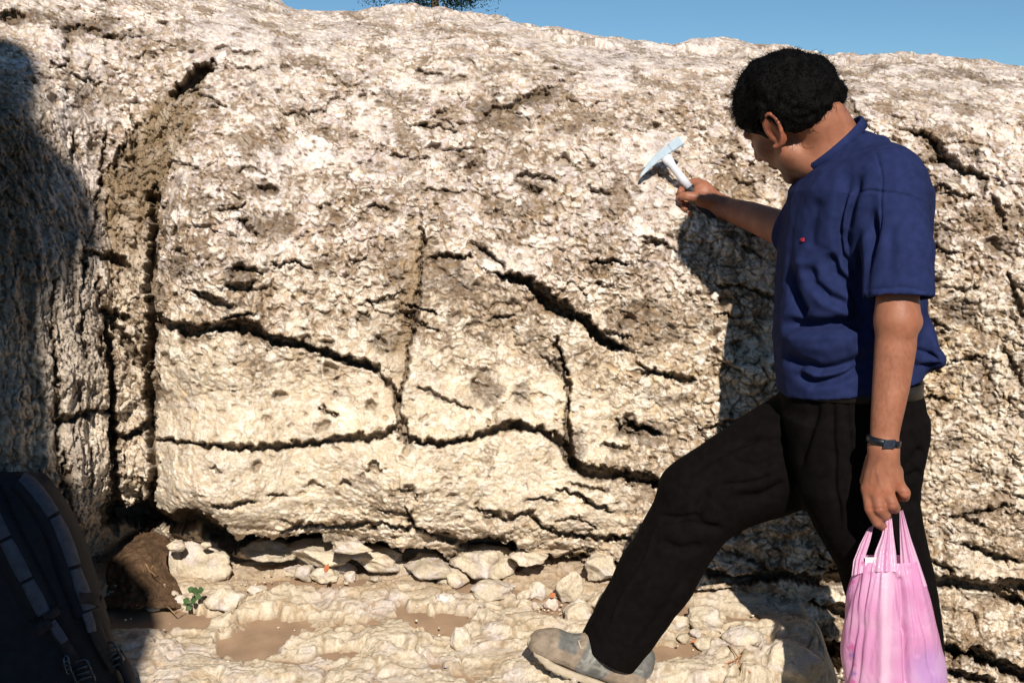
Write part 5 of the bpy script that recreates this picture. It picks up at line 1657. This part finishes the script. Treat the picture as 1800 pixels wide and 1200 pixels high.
for t, hh, ww, oo in sec:
    c_ = hA + ax_h * Lh_ * t + dn * (oo + .009)
    ch = min(hh, ww) * .28
    for a_, b_ in ((-hh, -ww + ch), (-hh + ch, -ww), (hh - ch, -ww), (hh, -ww + ch), (hh, ww - ch), (hh - ch, ww), (-hh + ch, ww), (-hh, ww - ch)):
        hv_.append(c_ + dn * a_ + sd * b_)
ns = len(sec)
for i in range(ns - 1):
    for q in range(8):
        hf_.append([i * 8 + q, i * 8 + (q + 1) % 8, (i + 1) * 8 + (q + 1) % 8, (i + 1) * 8 + q])
hf_.append(list(range(8))[::-1]); hf_.append([(ns - 1) * 8 + q for q in range(8)])
mesh_obj('hammer_head', np.array(hv_), hf_, M_HAM, ham, smooth=False)


def oval_tube(pts, ra, rb, side, mat, name, parent, n=16):
    vs, fs = [], []
    pts = np.array(pts)
    for i, p in enumerate(pts):
        d = pts[min(i + 1, len(pts) - 1)] - pts[max(i - 1, 0)]; d /= np.linalg.norm(d)
        u = np.cross(d, side); u /= np.linalg.norm(u); w = np.cross(d, u)
        for q in range(n):
            t = 2 * math.pi * q / n
            vs.append(p + u * math.cos(t) * ra[i] + w * math.sin(t) * rb[i])
    for i in range(len(pts) - 1):
        for q in range(n):
            fs.append([i * n + q, i * n + (q + 1) % n, (i + 1) * n + (q + 1) % n, (i + 1) * n + q])
    fs.append(list(range(n))[::-1]); fs.append([(len(pts) - 1) * n + q for q in range(n)])
    return mesh_obj(name, np.array(vs), fs, mat, parent)


hd_ = h1 - h0
oval_tube([h0 - hd_ * .02, h0 + hd_ * .12, h0 + hd_ * .25, h0 + hd_ * .6, h0 + hd_ * .86], [.0135, .0125, .0095, .0098, .0105], [.009, .009, .0085, .009, .010], sd, M_HND, 'handle', ham)
oval_tube([h0 + hd_ * .85, h0 + hd_ * .87, h0 + hd_ * 1.1, h0 + hd_ * 1.7, h0 + hd_ * 1.75], [.0100, .0122, .0126, .0126, .010], [.0095, .0112, .0115, .0115, .009], sd, M_GRIP, 'grip', ham)

# ------------------------------------------------------------------ plastic bag hanging from the near hand
M_BAG = bpy.data.materials.new('pink_plastic'); M_BAG.use_nodes = True
nt = M_BAG.node_tree; b = nt.nodes['Principled BSDF']; out = nt.nodes['Material Output']
at = nt.nodes.new('ShaderNodeAttribute'); at.attribute_name = 'tint'
nt.links.new(at.outputs['Color'], b.inputs['Base Color'])
b.inputs['Roughness'].default_value = .27; b.inputs['Specular IOR Level'].default_value = .45
tcb = nt.nodes.new('ShaderNodeTexCoord'); mpb = nt.nodes.new('ShaderNodeMapping'); mpb.inputs['Scale'].default_value = (1, 1, .35)
vb = nt.nodes.new('ShaderNodeTexVoronoi'); vb.feature = 'DISTANCE_TO_EDGE'; vb.inputs['Scale'].default_value = 55
nb_ = nt.nodes.new('ShaderNodeTexNoise'); nb_.inputs['Scale'].default_value = 26; nb_.inputs['Detail'].default_value = 5
nt.links.new(tcb.outputs['Object'], mpb.inputs['Vector']); nt.links.new(mpb.outputs[0], nb_.inputs['Vector'])
vm = nt.nodes.new('ShaderNodeVectorMath'); vm.operation = 'MULTIPLY_ADD'; vm.inputs[1].default_value = (.05, .05, .05)
nt.links.new(nb_.outputs['Color'], vm.inputs[0]); nt.links.new(mpb.outputs[0], vm.inputs[2]); nt.links.new(vm.outputs[0], vb.inputs['Vector'])
sb_ = nt.nodes.new('ShaderNodeMath'); sb_.operation = 'ADD'; nt.links.new(vb.outputs['Distance'], sb_.inputs[0]); nt.links.new(nb_.outputs['Fac'], sb_.inputs[1])
bb_ = nt.nodes.new('ShaderNodeBump'); bb_.inputs['Strength'].default_value = .55; bb_.inputs['Distance'].default_value = .004
nt.links.new(sb_.outputs[0], bb_.inputs['Height']); nt.links.new(bb_.outputs['Normal'], b.inputs['Normal'])
tr = nt.nodes.new('ShaderNodeBsdfTranslucent'); nt.links.new(at.outputs['Color'], tr.inputs['Color'])
tp = nt.nodes.new('ShaderNodeBsdfTransparent')
m1 = nt.nodes.new('ShaderNodeMixShader'); m1.inputs[0].default_value = .30
m2 = nt.nodes.new('ShaderNodeMixShader'); m2.inputs[0].default_value = .10
nt.links.new(b.outputs[0], m1.inputs[1]); nt.links.new(tr.outputs[0], m1.inputs[2])
nt.links.new(m1.outputs[0], m2.inputs[1]); nt.links.new(tp.outputs[0], m2.inputs[2]); nt.links.new(m2.outputs[0], out.inputs[0])
bag = tag(empty('plastic_bag', pt(1570, 1290, -.23)), 'bulging pink plastic carrier bag hanging from the near hand', 'bag')
PINK_B = np.array([.74, .33, .56]); VIO = np.array([.56, .34, .66]); PALEP = np.array([.84, .62, .74])
rows = [(982, 1508, 1612), (1000, 1502, 1618), (1040, 1490, 1632), (1080, 1484, 1643), (1120, 1482, 1654), (1150, 1482, 1661), (1175, 1483, 1662), (1200, 1485, 1661), (1240, 1490, 1652), (1275, 1505, 1632), (1292, 1530, 1600)]
rr_ = np.array(rows, float)
pys = np.linspace(982, 1292, 110)
nth = 220
bv = []
YB = -.235
for iy, y in enumerate(pys):
    xl, xr = np.interp(y, rr_[:, 0], rr_[:, 1]), np.interp(y, rr_[:, 0], rr_[:, 2])
    a_, c_ = pt(xl, y, YB), pt(xr, y, YB)
    xc, hw = (a_[0] + c_[0]) / 2, (c_[0] - a_[0]) / 2
    th_ = np.interp(y, [982, 1020, 1100, 1180, 1260, 1292], [.030, .045, .062, .066, .055, .030])
    for q in range(nth):
        t = 2 * math.pi * q / nth
        cc, ss = math.cos(t), math.sin(t)
        bv.append((xc + hw * cc, YB + th_ * ss * abs(ss) ** -.15 if abs(ss) > 1e-6 else YB, (a_[2])))
bv = np.array(bv)
bn = bv - np.array([bv[:, 0].mean(), YB, 0]); bn[:, 2] = 0; bn /= np.linalg.norm(bn, axis=1, keepdims=True) + 1e-9
bx, by = proj(bv)
# tension folds that fan out from the hand
ang = (bx - 1572) / (by - 880 + 60)
fold = .0040 * np.sin(ang * 60 + 2.0 * perlin(np.stack([bx / 80, by / 160, bx * 0], -1), 1.0, 2)) + .0030 * np.sin(ang * 118 + 1.0) + .0045 * perlin(np.stack([ang * 16, by / 300, bx * 0 + 3], -1), 1.0, 7)
fade = (sstep(1260, 1010, by) * .8 + .2) * (.35 + .65 * sstep(985, 1040, by))
bv = bv + bn * (fold * fade)[:, None] * .36
bv = bv + bn * (.006 * perlin(bv, 14, 3) * sstep(1000, 1120, by))[:, None]
for ln, w_, dp_ in (([(1512, 1000), (1506, 1060), (1500, 1130), (1490, 1200)], 4, .005), ([(1583, 1020), (1590, 1080), (1592, 1150), (1594, 1200)], 5, .012), ([(1505, 1010), (1494, 1080), (1490, 1160)], 3, .003), ([(1572, 1010), (1580, 1060), (1590, 1110)], 4, .008),
                    ([(1555, 1010), (1552, 1100), (1550, 1200)], 8, -.006), ([(1525, 1010), (1515, 1090), (1508, 1200)], 4, .005), ([(1600, 1000), (1620, 1080), (1640, 1180)], 4, .004), ([(1592, 990), (1606, 1070), (1612, 1150)], 3, .004)):
    d, t, s = seg_dist(bx, by, ln)
    bv = bv - bn * (dp_ * np.exp(-(d / w_) ** 2) * (bn[:, 1] < .1))[:, None]
bcol = np.repeat(PINK_B[None], len(bv), 0)
vio = sstep(62, 20, np.hypot((bx - 1640), (by - 1180)))
bcol = bcol + (VIO - bcol) * (vio * .75)[:, None]
stripe = np.exp(-((bx - (1560 - .02 * (by - 1000))) / 9) ** 2) * sstep(980, 1010, by)
bcol = bcol + (PALEP - bcol) * (stripe * .8)[:, None]
bcol = bcol + (PALEP - bcol) * (.25 * sstep(-.2, .5, perlin(bv, 22, 5)))[:, None]
# printed diamonds down the left side
frontv = bv[:, 1] < YB
for k_, (dx_, dy_) in enumerate([(1498, 992), (1493, 1007), (1494, 1022), (1488, 1038), (1497, 1137), (1496, 1151), (1498, 1168), (1499, 1183), (1500, 1198)]):
    dd = np.abs(bx - dx_) + np.abs(by - dy_)
    cc_ = VIO * np.array([.55, .45, .8]) if k_ % 2 else np.array([.75, .12, .40])
    bcol = bcol + (cc_ - bcol) * ((dd < 6.5) * frontv * .7)[:, None]
fb = grid_faces(len(pys), nth, wrap=True)
bag_body = mesh_obj('bag_body', np.concatenate([bv, [bv[-nth:].mean(0)]]), [list(f) for f in fb] + [[(len(pys) - 1) * nth + q, (len(pys) - 1) * nth + (q + 1) % nth, len(bv)] for q in range(nth)], M_BAG, bag, colors=np.concatenate([bcol, bcol[-1:]]))


def strip(left, right, name, Yf, Yt, folds_=3):
    """a strap between two picture-plane edge lines, gathered into folds"""
    n, m = 26, 16
    left = np.array(left, float); right = np.array(right, float)
    tl = np.linspace(0, 1, len(left)); tr_ = np.linspace(0, 1, len(right))
    vs = []
    for i, t in enumerate(np.linspace(0, 1, n)):
        l_ = [np.interp(t, tl, left[:, 0]), np.interp(t, tl, left[:, 1])]; r_ = [np.interp(t, tr_, right[:, 0]), np.interp(t, tr_, right[:, 1])]
        Y = Yf + (Yt - Yf) * t
        for u in np.linspace(0, 1, m):
            vs.append(pt(l_[0] + (r_[0] - l_[0]) * u, l_[1] + (r_[1] - l_[1]) * u, Y + .004 * math.sin(u * folds_ * 6.28) * (1 - .5 * t) - .010 * math.sin(math.pi * u) * (1 - t)))
    vs = np.array(vs)
    f = grid_faces(n, m)
    colr = np.repeat((PINK_B * 1.0)[None], len(vs), 0)
    colr = colr + (PALEP - colr) * (.35 + .3 * np.sin(np.tile(np.linspace(0, 9, m), n)))[:, None]
    return mesh_obj(name, vs, f, M_BAG, bag, colors=np.clip(colr, 0, .9))


ys = float(bv[np.argmin(np.hypot(bx - 1560, by - 990) + (bv[:, 1] > YB) * 999)][1])
strip([(1497, 1012), (1500, 985), (1512, 955), (1526, 928)], [(1517, 1006), (1522, 975), (1530, 950), (1536, 922)], 'bag_handle', ys + .012, -.215)
strip([(1532, 1004), (1538, 970), (1550, 940), (1558, 906)], [(1578, 1004), (1575, 970), (1571, 940), (1567, 904)], 'bag_handle', ys - .002, -.222)
strip([(1584, 1030), (1583, 990), (1582, 950), (1581, 898)], [(1630, 1030), (1615, 985), (1601, 945), (1587, 896)], 'bag_handle', ys + .010, -.222)
# paper packet sticking out of the bag
pk = pt(1556, 1080, -.225)
pv = []
for y in (979, 1240):
    for (x_, Yq) in ((1521, -.256), (1572, -.256), (1574, -.212), (1523, -.212)):
        v_ = pt(x_, y, Yq); pv.append(v_)
pv = np.array(pv)
mesh_obj('paper_packet', pv, [[0, 1, 2, 3], [7, 6, 5, 4], [0, 4, 5, 1], [1, 5, 6, 2], [2, 6, 7, 3], [3, 7, 4, 0]], noisy_mat('white_paper', (.72, .68, .62), (.80, .76, .70), 20, .8), None, smooth=False)
tag(bpy.data.objects['paper_packet'], 'white paper packet standing inside the pink bag', 'packet')
# ------------------------------------------------------------------ backpack
M_PACK = noisy_mat('black_nylon', (.007, .0075, .012), (.012, .013, .020), 50, .75, .3, .5, 500, .0012)
M_WEB = noisy_mat('grey_webbing', (.055, .062, .085), (.08, .09, .115), 60, .8, .2, .6, 600, .0010)
M_WEBD = noisy_mat('black_webbing', (.016, .015, .018), (.03, .027, .03), 60, .85, .2, .5, 600, .001)
M_BUCK = noisy_mat('buckle_plastic', (.02, .025, .035), (.035, .045, .06), 60, .22, .6, .1, 200, .0005)
pack = tag(empty('backpack', pt(40, 1290, .02)), 'dark nylon backpack with grey shoulder straps leaning in the lower left corner', 'backpack')
pk_rows = np.array([(829, -75, 44, .045), (834, -105, 62, .065), (850, -125, 84, .085), (885, -145, 113, .105), (930, -160, 138, .118), (980, -170, 154, .125), (1040, -175, 173, .130), (1090, -178, 189, .132), (1130, -180, 201, .132), (1200, -182, 214, .130), (1270, -180, 216, .125), (1300, -175, 210, .11)], float)
YP = .08


def pack_front(px, py, off=0.0):
    """the point of the pack's front surface seen at px, py"""
    xl = np.interp(py, pk_rows[:, 0], pk_rows[:, 1]); xr = np.interp(py, pk_rows[:, 0], pk_rows[:, 2]); b_ = np.interp(py, pk_rows[:, 0], pk_rows[:, 3])
    u = np.clip((px - (xl + xr) / 2) / ((xr - xl) / 2), -.995, .995)
    yy = YP - (b_) * (1 - abs(u) ** 2.6) ** (1 / 2.6) * 1.0 - off
    return unproj(px, py, yy)


n_t = 120
pyv = np.concatenate([np.linspace(829, 860, 14), np.linspace(866, 1300, 80)])
vs = []
for y in pyv:
    xl = np.interp(y, pk_rows[:, 0], pk_rows[:, 1]); xr = np.interp(y, pk_rows[:, 0], pk_rows[:, 2]); b_ = np.interp(y, pk_rows[:, 0], pk_rows[:, 3])
    for q in range(n_t):
        t = 2 * math.pi * q / n_t
        c_, s_ = math.cos(t), math.sin(t)
        r_ = 1 / (abs(c_) ** 2.6 + abs(s_) ** 2.6) ** (1 / 2.6)
        vs.append(unproj((xl + xr) / 2 + (xr - xl) / 2 * c_ * r_, y, YP + b_ * s_ * r_))
vs = np.array(vs)
nrm_ = vs - np.array([vs[:, 0].mean(), YP, 0]); nrm_[:, 2] = 0; nrm_ /= np.linalg.norm(nrm_, axis=1, keepdims=True)
vs = vs + nrm_ * (.007 * perlin(vs, 9, 3) + .0025 * perlin(vs, 34, 4))[:, None]
fs = [list(f) for f in grid_faces(len(pyv), n_t, wrap=True)] + [list(range(n_t)), list(range((len(pyv) - 1) * n_t, len(pyv) * n_t))[::-1]]
pack_body = mesh_obj('pack_body', vs, fs, M_PACK, pack)


def band(points, w, off, th, name, mat, parent, wob=.0):
    """a flat strap that follows the pack: points in the picture, width px"""
    pts_ = np.array(points, float)
    n = 44
    tq = np.linspace(0, 1, len(pts_)); tt_ = np.linspace(0, 1, n)
    # smooth the path
    X_ = np.interp(tt_, tq, pts_[:, 0]); Y_ = np.interp(tt_, tq, pts_[:, 1])
    for _ in range(6):
        X_[1:-1] = (X_[:-2] + X_[1:-1] * 2 + X_[2:]) / 4; Y_[1:-1] = (Y_[:-2] + Y_[1:-1] * 2 + Y_[2:]) / 4
    W_ = np.interp(tt_, np.linspace(0, 1, len(w)), w)
    vs = []
    m = 7
    for i in range(n):
        dx = X_[min(i + 1, n - 1)] - X_[max(i - 1, 0)]; dy = Y_[min(i + 1, n - 1)] - Y_[max(i - 1, 0)]
        L_ = math.hypot(dx, dy) + 1e-9; nx, ny = dy / L_, -dx / L_
        for k in range(m):
            u = k / (m - 1) * 2 - 1
            x = X_[i] + nx * u * W_[i] / 2; y = Y_[i] + ny * u * W_[i] / 2
            vs.append(pack_front(x, max(y, 830), off + th * (1 - abs(u) ** 4) + wob * math.sin(i * .8)))
        for k in range(m):
            u = 1 - k / (m - 1) * 2
            x = X_[i] + nx * u * W_[i] / 2; y = Y_[i] + ny * u * W_[i] / 2
            vs.append(pack_front(x, max(y, 830), off - .004))
    vs = np.array(vs)
    f = [list(q) for q in grid_faces(n, 2 * m, wrap=True)] + [list(range(2 * m))[::-1], list(range((n - 1) * 2 * m, n * 2 * m))]
    return mesh_obj(name, vs, f, mat, parent)


path1 = [(38, 836), (58, 852), (82, 884), (104, 920), (122, 965), (136, 1010), (150, 1050), (160, 1078)]
path2 = [(-30, 860), (-12, 905), (8, 945), (34, 995), (58, 1040), (78, 1078)]
s1_ = band(path1, [60, 62, 64, 66, 64, 60], .006, .016, 'shoulder_strap', M_PACK, pack)
s2_ = band(path2, [60, 64, 66, 64, 60], .006, .016, 'shoulder_strap', M_PACK, pack)


def part_of(path, a, b):
    p = np.array(path, float); t = np.linspace(0, 1, len(p))
    q = np.linspace(a, b, 5)
    return [(np.interp(k, t, p[:, 0]), np.interp(k, t, p[:, 1])) for k in q]


for a, b in ((.0, .36), (.38, .66), (.68, .96)):
    band(part_of(path1, a, b), [20, 25, 25, 24], .023, .005, 'webbing', M_WEB, s1_)
for a, b in ((.0, .40), (.42, .70), (.72, 1.0)):
    band(part_of(path2, a, b), [24, 27, 27, 25], .023, .005, 'webbing', M_WEB, s2_)
low1 = band([(158, 1070), (166, 1100), (176, 1125), (190, 1150), (205, 1178)], [30, 26, 26, 24], .020, .005, 'lower_strap', M_WEBD, pack)
band([(152, 1076), (158, 1092), (162, 1110)], [18, 18, 16], .026, .003, 'webbing', M_WEB, low1)
low2 = band([(84, 1086), (98, 1110), (112, 1130), (128, 1155), (150, 1190)], [18, 20, 22, 24], .020, .005, 'lower_strap', M_WEBD, pack)
band([(90, 1092), (102, 1110), (114, 1128)], [16, 18, 16], .026, .003, 'webbing', M_WEB, low2)
band([(140, 1050), (160, 1052), (178, 1056)], [22, 22, 20], .026, .006, 'keeper_band', M_WEBD, pack)
band([(76, 1085), (92, 1078), (104, 1070)], [16, 16, 16], .026, .006, 'keeper_band', M_WEBD, pack)
band([(64, 1110), (76, 1100), (90, 1094)], [20, 22, 18], .026, .008, 'keeper_band', M_WEBD, pack)


def buckle(cx, cy, w, h, ang):
    """ladder buckle: frame and cross bars"""
    c = pack_front(cx, cy, .030); m = (c[1] + CAM_D) / FPX
    ca, sa = math.cos(ang), math.sin(ang)
    X = np.array([ca, 0, sa]); Z = np.array([-sa, 0, ca]); Yv = np.array([0, -1, 0])
    vv, ff = [], []

    def P3(a, b, o=0.0): return c + X * a * w * m / 2 + Z * b * h * m / 2 + Yv * o
    edge_ = [P3(1 * math.copysign(min(1, abs(math.cos(t)) * 1.25), math.cos(t)), 1 * math.copysign(min(1, abs(math.sin(t)) * 1.25), math.sin(t)), .003 * math.cos(2 * t)) for t in np.linspace(0, 2 * math.pi, 25)]
    tube(edge_, .0026, vv, ff)
    fr = mesh_obj('buckle', np.array(vv), ff, M_BUCK, pack)
    for b in (-.45, .0, .45):
        v2, f2 = [], []
        tube([P3(-.95, b), P3(0, b, .002), P3(.95, b)], .0030, v2, f2)
        mesh_obj('bar', np.array(v2), f2, M_BUCK, fr)
    return fr


buckle(196, 1150, 32, 42, .5)
buckle(146, 1182, 34, 46, .35)
buckle(119, 1168, 9, 34, .15)
# strap end standing out at the right, and the rolled hip belt
hb = []
for t in np.linspace(0, 1, 12):
    hb.append(unproj(205 + 24 * math.sin(t * 3), 1150 + 100 * t, .02 + .03 * t))
oval_tube(hb, [.012] * 12, [.02] * 12, (0, 1, 0), M_PACK, 'hip_belt', pack)

# ------------------------------------------------------------------ sprig, leaf litter, twigs
M_LEAF = noisy_mat('green_leaf', (.045, .085, .03), (.075, .135, .045), 60, .6, .3)
M_DRY = noisy_mat('orange_dry_leaf', (.42, .13, .05), (.55, .20, .08), 80, .8, .2)
M_TWIG = noisy_mat('dry_twig', (.26, .13, .06), (.36, .22, .10), 80, .85, .2)


def leaf(c, d, n, L_, W_, mat, name, parent):
    d = np.array(d, float); d /= np.linalg.norm(d); n = np.array(n, float); s_ = np.cross(d, n); s_ /= np.linalg.norm(s_); n = np.cross(s_, d)
    vv = []; rows_ = [(0, .04, 0), (.2, .7, .03), (.45, 1, .04), (.7, .85, .02), (.9, .4, -.03), (1, .03, -.08)]
    for off in (0, -.0006):
        for a, w, h in rows_:
            for u in (-1, -.5, 0, .5, 1):
                vv.append(np.array(c) + d * a * L_ + s_ * u * w * W_ / 2 + n * ((h + .12 * abs(u)) * L_ * .6 + off))
    ff = []
    for i in range(5):
        for k in range(4):
            a = i * 5 + k; ff.append([a, a + 1, a + 6, a + 5]); ff.append([a + 35, a + 36, a + 31, a + 30])
    for i in range(5):
        ff.append([i * 5, (i + 1) * 5, (i + 1) * 5 + 30, i * 5 + 30]); ff.append([i * 5 + 4, i * 5 + 34, (i + 1) * 5 + 34, (i + 1) * 5 + 4])
    return mesh_obj(name, np.array(vv), ff, mat, parent)


pb = on_ledge(338, 1078)
sprig = tag(empty('sprig', pb), 'small green sprig growing in front of the squarish stone', 'plant')
sv_, sf_ = [], []
top1 = unproj(344, 1036, pb[1] - .01); mid1 = unproj(334, 1056, pb[1] - .02)
tube([pb, mid1 * .5 + pb * .5, mid1], .0014, sv_, sf_); tube([mid1, (mid1 + top1) / 2 + np.array([.003, 0, 0]), top1], .0012, sv_, sf_)
mesh_obj('stem', np.array(sv_), sf_, M_LEAF, sprig)
for (x, y, dx, dz, L_) in ((344, 1044, .1, 1, .022), (341, 1038, -.8, .5, .017), (348, 1038, .9, .3, .018), (344, 1046, .8, -.3, .016), (333, 1058, -.7, .5, .018), (336, 1058, .8, .4, .017), (333, 1064, -.3, -.8, .013), (330, 1060, -.9, -.1, .012)):
    leaf(unproj(x, y, pb[1] - .02), (dx, -.35, dz), (0, -1, .6), L_, L_ * .95, M_LEAF, 'leaf', sprig)
for nm, (x, y, Y_, dx, dz, L_, W_, lab, mt) in {'a': (572, 1006, .44, .35, 1, .026, .013, 'orange dry leaf standing at the foot of the wall', M_DRY), 'b': (966, 1048, .40, .5, .3, .018, .014, 'orange dry leaf caught between two stones left of the trouser leg', M_DRY),
                                         'c': (1216, 1136, .28, 1, .1, .03, .010, 'reddish dry leaf on the ledge between the legs', M_DRY), 'd': (232, 1060, .30, .6, .2, .018, .016, 'pale green fallen leaf beside the backpack', M_LEAF)}.items():
    o = leaf(unproj(x, y, Y_) if Y_ > .35 else on_ledge(x, y) + np.array([0, 0, .012]), (dx, -.2, dz), (0, -1, .8), L_, W_, mt, 'leaf', None)
    tag(o, lab, 'leaf')
for (p0, p1, p2, lab) in (((226, 1082), (238, 1085), (252, 1084), 'thin dark twig lying on the sand beside the backpack'), ((292, 1078), (310, 1094), (326, 1084), 'curved twig on the sand below the low slab'),
                          ((255, 990), (262, 1002), (275, 1012), 'yellow twig on the dark soil heap'), ((1278, 1150), (1296, 1172), (1304, 1200), 'dark forked twig in the joint left of the shadowed boulder'),
                          ((1268, 1188), (1290, 1176), (1318, 1198), 'red twig lying across the joint left of the shadowed boulder')):
    vv, ff = [], []
    pp = [on_ledge(*p) + np.array([0, -.012, .026]) for p in (p0, p1, p2)]
    if lab.startswith('yellow'): pp = [unproj(*p, .43) for p in (p0, p1, p2)]
    tube([pp[0], (pp[0] + pp[1]) / 2 + np.array([0, 0, .003]), pp[1], (pp[1] + pp[2]) / 2, pp[2]], .0016, vv, ff, r_end=.0008)
    tube([pp[1], pp[1] + np.array([.012, -.004, .014])], .0009, vv, ff)
    o = mesh_obj('twig', np.array(vv), ff, M_DRY if lab.startswith('red') else M_TWIG)
    tag(o, lab, 'twig')

# ------------------------------------------------------------------ the tree beyond the crest
M_BARK = noisy_mat('bark', (.06, .045, .025), (.11, .085, .05), 20, .9, .2, 1.0, 60, .02)
M_FOL = noisy_mat('dark_needles', (.010, .022, .014), (.022, .045, .022), 30, .8, .2)
TY = 7.5
tb = unproj(768, 60, TY)
tree = tag(empty('tree', tb), 'dark bushy tree whose trunk shows above the crest of the outcrop', 'tree')
vv, ff = [], []
crown_c = unproj(776, -150, TY)
tube([tb + np.array([0, 0, -.9]), tb, unproj(764, 0, TY), unproj(772, -100, TY), unproj(780, -260, TY)], .050, vv, ff, n=10, r_end=.015)
r5 = np.random.default_rng(9)
tips = []
for k in range(26):
    p0 = unproj(r5.uniform(762, 778), r5.uniform(-200, 15), TY)
    a = r5.uniform(0, 6.28); L_ = r5.uniform(.25, .55)
    p2 = p0 + np.array([math.cos(a), math.sin(a) * .8, r5.uniform(-.35, .4)]) * L_
    p1 = (p0 + p2) / 2 + np.array([0, 0, .06])
    tube([p0, p1, p2], .010, vv, ff, n=5, r_end=.003)
    tips += [(p1, .10), (p2, .14), ((p1 + p2) / 2, .12)]
p0 = unproj(800, -100, TY); tube([p0, unproj(824, -30, TY), unproj(827, 6, TY)], .012, vv, ff, n=6, r_end=.008); tips.append((unproj(826, 0, TY), .05))
tube([unproj(775, -60, TY), unproj(778, 0, TY), unproj(790, 20, TY)], .012, vv, ff, n=6, r_end=.006)
mesh_obj('trunk', np.array(vv), ff, M_BARK, tree)
for x, y, r_ in ((735, 2, .07), (745, -8, .10), (795, 4, .07), (812, -6, .08), (785, -6, .09), (840, -32, .12), (760, -20, .14), (805, 8, .06), (728, 14, .07), (795, -26, .12), (748, 10, .05)):
    tips.append((unproj(x, y, TY), r_))
lv_, lf_ = [], []
for c, r_ in tips:
    for k in range(int(420 * (r_ / .12))):
        p = c + r5.normal(size=3) * r_ * .55
        d = r5.normal(size=3); d /= np.linalg.norm(d); s_ = np.cross(d, r5.normal(size=3)); s_ /= np.linalg.norm(s_)
        L_ = r5.uniform(.012, .030); b0 = len(lv_)
        lv_ += [p, p + d * L_ * .5 + s_ * .004, p + d * L_, p + d * L_ * .5 - s_ * .004]
        lf_.append((b0, b0 + 1, b0 + 2, b0 + 3))
crown = mesh_obj('crown', np.array(lv_), np.array(lf_), M_FOL, tree, smooth=False)
tag(crown, kind='stuff')
